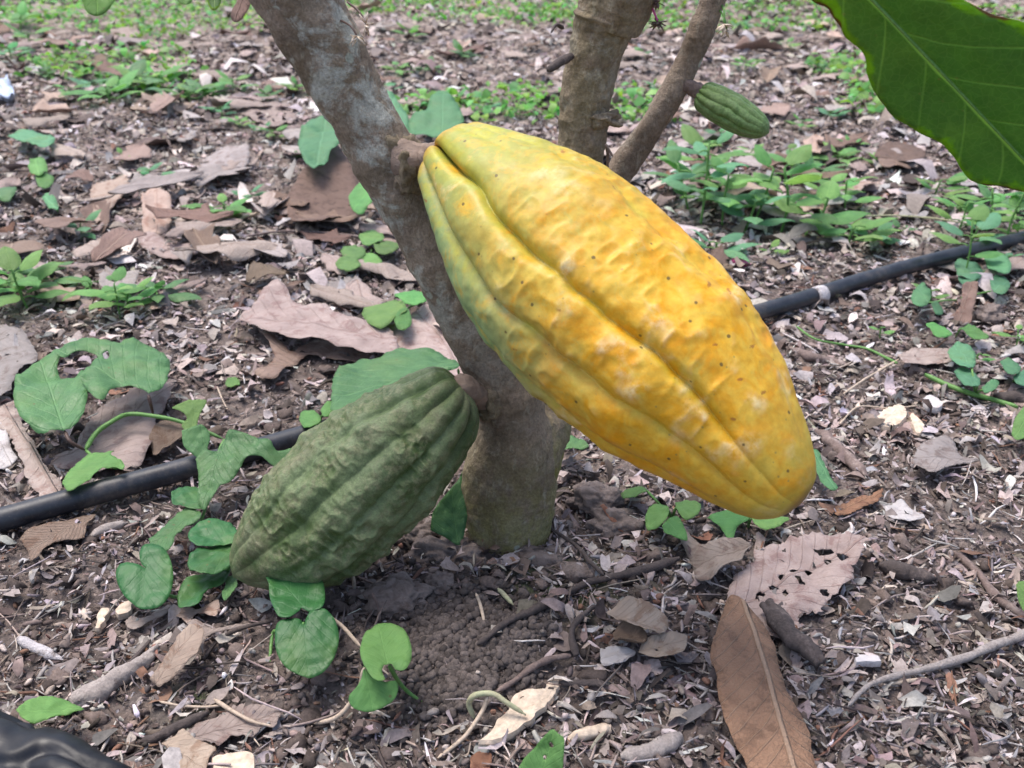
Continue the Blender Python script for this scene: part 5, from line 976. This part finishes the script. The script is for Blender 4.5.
# big hanging cacao leaf, upper right, on a petiole from the thin stem
LD = .42
lf = empty('cacao_leaf', D(850, -40, LD), 'large dark green cacao leaf hanging into the upper right corner', 'leaf')
blade = traced_leaf('blade', [(800, -60), (806, -20), (812, 0), (828, 8), (838, 22), (848, 38), (864, 53), (868, 72), (880, 95), (893, 113), (912, 124), (935, 137), (952, 150), (962, 165), (970, 178), (985, 184), (1003, 186), (1018, 190), (1040, 196), (1100, 190), (1150, 150), (1140, 90), (1090, 50), (1024, 20), (990, 8), (960, -4), (930, -30), (880, -70), (835, -80)],
                    [(838, -36), (1110, 250)], M['cacao_leaf'], parent=lf, bdepth=LD, tdepth=LD + .05, ground=False, fold=.05, rumple=.010, seed=301, dens=46, thick=.0004, tear=.003, roll=-.95)
v, f = tube([D(838, -36, LD - .001), D(900, 29, LD + .006), D(975, 108, LD + .020), D(1060, 198, LD + .037), D(1105, 245, LD + .046)], [.0008, .0007, .0006, .0004, .0002], 60, 8); mkobj('midrib', v, f, M['stem'], lf)
v, f = twigtube([D(838, -36, LD), D(815, -60, LD), D(790, -85, .47), D(760, -115, .50), V(748, -95, TY + .05)], .0014, .0022, .06, 40, 10); mkobj('petiole', v, f, M['stem'], lf)
# leaf tips that hang into the top left
def hang(label, out, mid, mat, d):
    h = empty('cacao_leaf', D(*mid[0], d), label, 'leaf')
    traced_leaf('blade', out, mid, M[mat], parent=h, bdepth=d, tdepth=d - .02, ground=False, fold=.1, rumple=.02, seed=int(mid[0][0]), dens=18)
    a_ = D(*mid[0], d); v, f = twigtube([a_, a_ + [0.01, .0, .03], a_ + [.03, .01, .055]], .0012, .0016, .05, 14, 8); mkobj('petiole', v, f, M['stem'], h)
hang('bright green leaf tip hanging at the top left edge', [(84, -50), (80, -20), (83, 2), (88, 13), (98, 15), (108, 11), (116, 0), (122, -30), (110, -60)], [(100, -62), (97, 14)], 'cacao_leaf_young', .62)
hang('dark olive leaf tip at the top beside the trunk', [(200, -40), (205, -10), (209, 6), (215, 11), (221, 2), (225, -20), (220, -40)], [(212, -45), (215, 10)], 'cacao_leaf', .60)
hang('brown withered leaf tip hanging just left of the trunk', [(246, -35), (240, -5), (232, 10), (232, 20), (240, 21), (249, 8), (258, -20), (262, -40)], [(256, -45), (235, 19)], 'dead_dark', .56)
hang('small lime leaf tip at the top edge left of the trunk', [(170, -25), (172, -8), (180, 3), (190, 3), (196, -10), (190, -30)], [(182, -32), (184, 3)], 'cacao_leaf_young', .66)

# ---------------------------------------------------------------- generic seedlings
def weed(px, py, hpx, nl, lpx, mat, label, seed, detail=True, asp=.62, spread=.8, group=None, name='seedling', lean=0.):
    r_ = np.random.default_rng(seed); base = GG(px, py); k = depth(base) / F; Ht = hpx * k * 1.05; L = lpx * k * (1.0 if lpx < 20 else 1.3)
    parts = []
    tip = base + np.array([lean * Ht + r_.normal(0, .1) * Ht, r_.normal(0, .1) * Ht, Ht])
    st_pts = [base - [0, 0, .004], base + (tip - base) * .5 + [r_.normal(0, .05) * Ht, 0, 0], tip]
    sv, sf = tube(st_pts, [max(.0007, L * .03)] * 3, 10, 5)
    LV = []
    for q in range(nl):
        fr = .25 + .75 * (q + 1) / nl; c = base + (tip - base) * fr; yaw = q * 2.4 + r_.normal(0, .3); el = .15 + .5 * (fr > .9) * r_.random() + r_.normal(0, .12)
        l_ = L * r_.uniform(.7, 1.15) * (.75 if fr > .95 else 1); P, f, uv = leaf_grid(1, asp * r_.uniform(.85, 1.2), 9, 7, .8, .25, .10, -.3, .02, seed + q)
        P = P * l_; ce, se = math.cos(el), math.sin(el); P = np.column_stack([P[:, 0] * ce - P[:, 2] * se, P[:, 1], P[:, 0] * se + P[:, 2] * ce])
        pet = l_ * .35 * spread; P[:, 0] += pet; cy, sy = math.cos(yaw), math.sin(yaw); d_ = np.array([cy, sy, 0])
        P = np.column_stack([P[:, 0] * cy - P[:, 1] * sy, P[:, 0] * sy + P[:, 1] * cy, P[:, 2]]) + c
        LV.append((P, f, uv)); pv, pf = tube([c, c + d_ * pet * .5 + [0, 0, pet * .15], c + d_ * (pet + l_ * .04)], [max(.0005, L * .018)] * 3, 6, 4)
        off = len(sv); sf = sf + [[a + off for a in g_] for g_ in pf]; sv = np.vstack([sv, pv])
    h = empty(name, base, label, 'seedling', group)
    mkobj('stem', sv, sf, M['stem'], h)
    for P, f, uv in LV: mkobj('leaf', P, f.copy(), M[mat], h, uv=uv, attrs={'edge': np.zeros(len(P))})
    return h
weed(700, 228, 78, 9, 34, 'leaf_blue', 'tall leafy seedling right behind the yellow pod', 1, asp=.5)
weed(722, 226, 50, 7, 28, 'leaf_light', 'bushy seedling beside the tall leafy seedling', 2)
weed(742, 236, 36, 6, 30, 'leaf_blue', 'low wide leaved seedling above the yellow pod shoulder', 3)
weed(780, 236, 66, 4, 36, 'leaf_light', 'lime green seedling with an upright stem above the hose', 4, asp=.6)
weed(716, 258, 16, 5, 32, 'leaf_blue', 'flat green seedling pressed against the yellow pod edge', 5, asp=.5)
weed(850, 250, 22, 6, 30, 'leaf_light', 'spreading seedling above the hose in the right middle', 6, asp=.6)
weed(872, 246, 14, 4, 24, 'leaf_blue', 'round leaved seedling next to the spreading seedling', 7, asp=.75)
weed(828, 205, 26, 5, 24, 'leaf_light', 'small seedling behind the lime green seedling', 8, asp=.6)
weed(770, 258, 10, 4, 16, 'leaf_light', 'tiny pale seedling over the hose near the pod', 9)
weed(880, 340, 14, 3, 12, 'leaf_light', 'tiny three leaved sprout in the right litter', 10)
weed(985, 236, 44, 7, 30, 'leaf_light', 'pale seedling behind the hose at the right edge', 11, asp=.5)
weed(962, 285, 60, 4, 26, 'leaf_light', 'yellowish seedling with a thick stem crossing the hose', 12)
weed(965, 250, 24, 5, 24, 'leaf_blue', 'bluish seedling just behind the hose on the right', 13)
weed(935, 200, 20, 6, 22, 'leaf_light', 'seedling tuft beneath the big cacao leaf', 14)
weed(930, 305, 16, 3, 16, 'leaf_light', 'small sprout leaning on the hose', 15)
weed(1015, 350, 20, 4, 18, 'leaf_light', 'small sprout at the right edge below the hose', 16)
weed(975, 365, 12, 3, 14, 'leaf_light', 'tiny sprout beside the narrow pinkish leaf', 17)
weed(22, 298, 26, 8, 32, 'leaf_light', 'bushy light green seedling at the left edge', 18, asp=.6)
weed(45, 285, 14, 6, 30, 'leaf_mid', 'flat spreading seedling right of the left edge bush', 19, asp=.5)
weed(92, 300, 18, 5, 24, 'leaf_light', 'narrow seedling between the two left clusters', 20, asp=.45)
weed(130, 312, 20, 9, 22, 'leaf_light', 'bright clump of seedling leaves in the left middle ground', 21, asp=.65)
weed(160, 300, 14, 6, 26, 'leaf_mid', 'darker seedling right of the bright clump', 22, asp=.6)
weed(82, 238, 14, 4, 20, 'leaf_blue', 'small seedling in front of the pale tan ragged leaf', 23)
weed(146, 180, 8, 4, 20, 'leaf_blue', 'flat seedling behind the tan oblong leaf', 24, asp=.5)
weed(225, 218, 14, 7, 24, 'leaf_light', 'seedling with fanned leaves left of the dark curled leaf', 25, asp=.55)
weed(250, 200, 8, 4, 18, 'leaf_blue', 'flat little seedling behind the fanned seedling', 26)
weed(122, 162, 8, 2, 14, 'leaf_light', 'two leaved sprout in the left background', 27)
weed(712, 205, 58, 8, 30, 'leaf_light', 'yellow green seedling between the tall leafy ones', 31, asp=.5, lean=-.2)
weed(690, 215, 46, 7, 30, 'leaf_mid', 'dark green seedling half hidden by the pod shoulder', 32, asp=.5, lean=-.4)
weed(752, 226, 56, 7, 30, 'leaf_light', 'upright seedling crowded left of the lime green one', 33, asp=.55, lean=.2)
weed(800, 238, 40, 5, 34, 'leaf_light', 'broad leaved seedling leaning right of the lime green one', 34, asp=.6, lean=.5)
weed(790, 186, 34, 4, 22, 'leaf_light', 'bright sprout far behind the lime green seedling', 35, asp=.6)
weed(845, 215, 34, 6, 24, 'leaf_light', 'pale seedling behind the spreading seedling', 36, asp=.55)
weed(1005, 250, 60, 8, 30, 'leaf_light', 'tall pale seedling at the far right over the hose', 37, asp=.5)
weed(955, 240, 36, 6, 24, 'leaf_light', 'yellow green seedling left of the tall pale one', 38, asp=.5)
weed(120, 318, 34, 7, 24, 'leaf_light', 'upright bright seedling in front of the left clump', 39, asp=.6)
weed(30, 312, 44, 8, 30, 'leaf_light', 'upright light seedling by the left edge', 40, asp=.6)

spots = [(70, 98, 18), (95, 96, 22), (110, 104, 26), (130, 92, 24), (150, 92, 26), (168, 98, 18), (190, 104, 22), (205, 100, 20), (235, 92, 22), (222, 118, 18), (240, 128, 14), (268, 102, 16), (275, 140, 18), (262, 135, 14), (298, 95, 18), (300, 160, 12), (30, 45, 20), (12, 60, 20), (20, 30, 22), (48, 80, 14), (68, 70, 14),
         (385, 95, 18), (398, 75, 16), (430, 75, 16), (475, 108, 18), (490, 115, 16), (520, 118, 14), (462, 60, 16), (410, 40, 18), (660, 95, 16), (745, 70, 16), (640, 60, 14),
         (800, 130, 16), (830, 120, 16), (850, 150, 14), (790, 165, 16), (880, 170, 18), (905, 105, 16), (862, 95, 14), (820, 75, 14), (785, 50, 14), (742, 30, 12), (840, 165, 20), (812, 178, 20), (750, 160, 18), (720, 140, 16), (960, 215, 20), (1000, 218, 24), (1016, 240, 20), (690, 180, 18), (705, 150, 16), (900, 235, 14), (685, 205, 22), (1005, 265, 18)]
for q, (a_, b_, l_) in enumerate(spots):
    weed(a_, b_, l_ * .55, 5 + q % 4, l_, ('leaf_light', 'leaf_blue', 'leaf_light', 'leaf_mid')[q % 4], 'small green seedling rising from the background litter', 50 + q, group='small green seedlings in the background litter', asp=.55)
# ---------------------------------------------------------------- light
SUN_EL, SUN_AZ = math.radians(72), math.radians(-60)
w = bpy.data.worlds.new('World'); scene.world = w; w.use_nodes = True; nt = w.node_tree
sky = nt.nodes.new('ShaderNodeTexSky'); sky.sky_type = 'NISHITA'; sky.sun_disc = False; sky.sun_elevation = SUN_EL; sky.sun_rotation = SUN_AZ; sky.air_density = 1.0; sky.dust_density = 4.0; sky.ozone_density = .6
bgn = nt.nodes['Background']; nt.links.new(sky.outputs[0], bgn.inputs[0]); bgn.inputs[1].default_value = .15
L = bpy.data.lights.new('sun', 'SUN'); L.energy = 1.5; L.angle = math.radians(30); L.color = (1, .97, .93)
lo = bpy.data.objects.new('sun', L); COL.objects.link(lo)
sd = Vector((math.sin(SUN_AZ) * math.cos(SUN_EL), math.cos(SUN_AZ) * math.cos(SUN_EL), math.sin(SUN_EL)))
lo.rotation_euler = sd.to_track_quat('Z', 'Y').to_euler()
lo.location = (0, 0, 3)

# ---------------------------------------------------------------- camera
cam = bpy.data.cameras.new('camera'); co = bpy.data.objects.new('camera', cam); COL.objects.link(co); scene.camera = co
co.location = CAM; co.rotation_euler = (math.pi / 2 - PITCH, 0, 0); cam.sensor_width = 36; cam.lens = F * 36 / W
cam.clip_start = .01; cam.clip_end = 300
cam.dof.use_dof = True; cam.dof.focus_distance = .58; cam.dof.aperture_fstop = 16
scene.view_settings.view_transform = 'Standard'; scene.view_settings.look = 'None'; scene.view_settings.gamma = 1; scene.view_settings.use_curve_mapping = False
scene.view_settings.exposure = 1.0
scene.cycles.max_bounces = 6
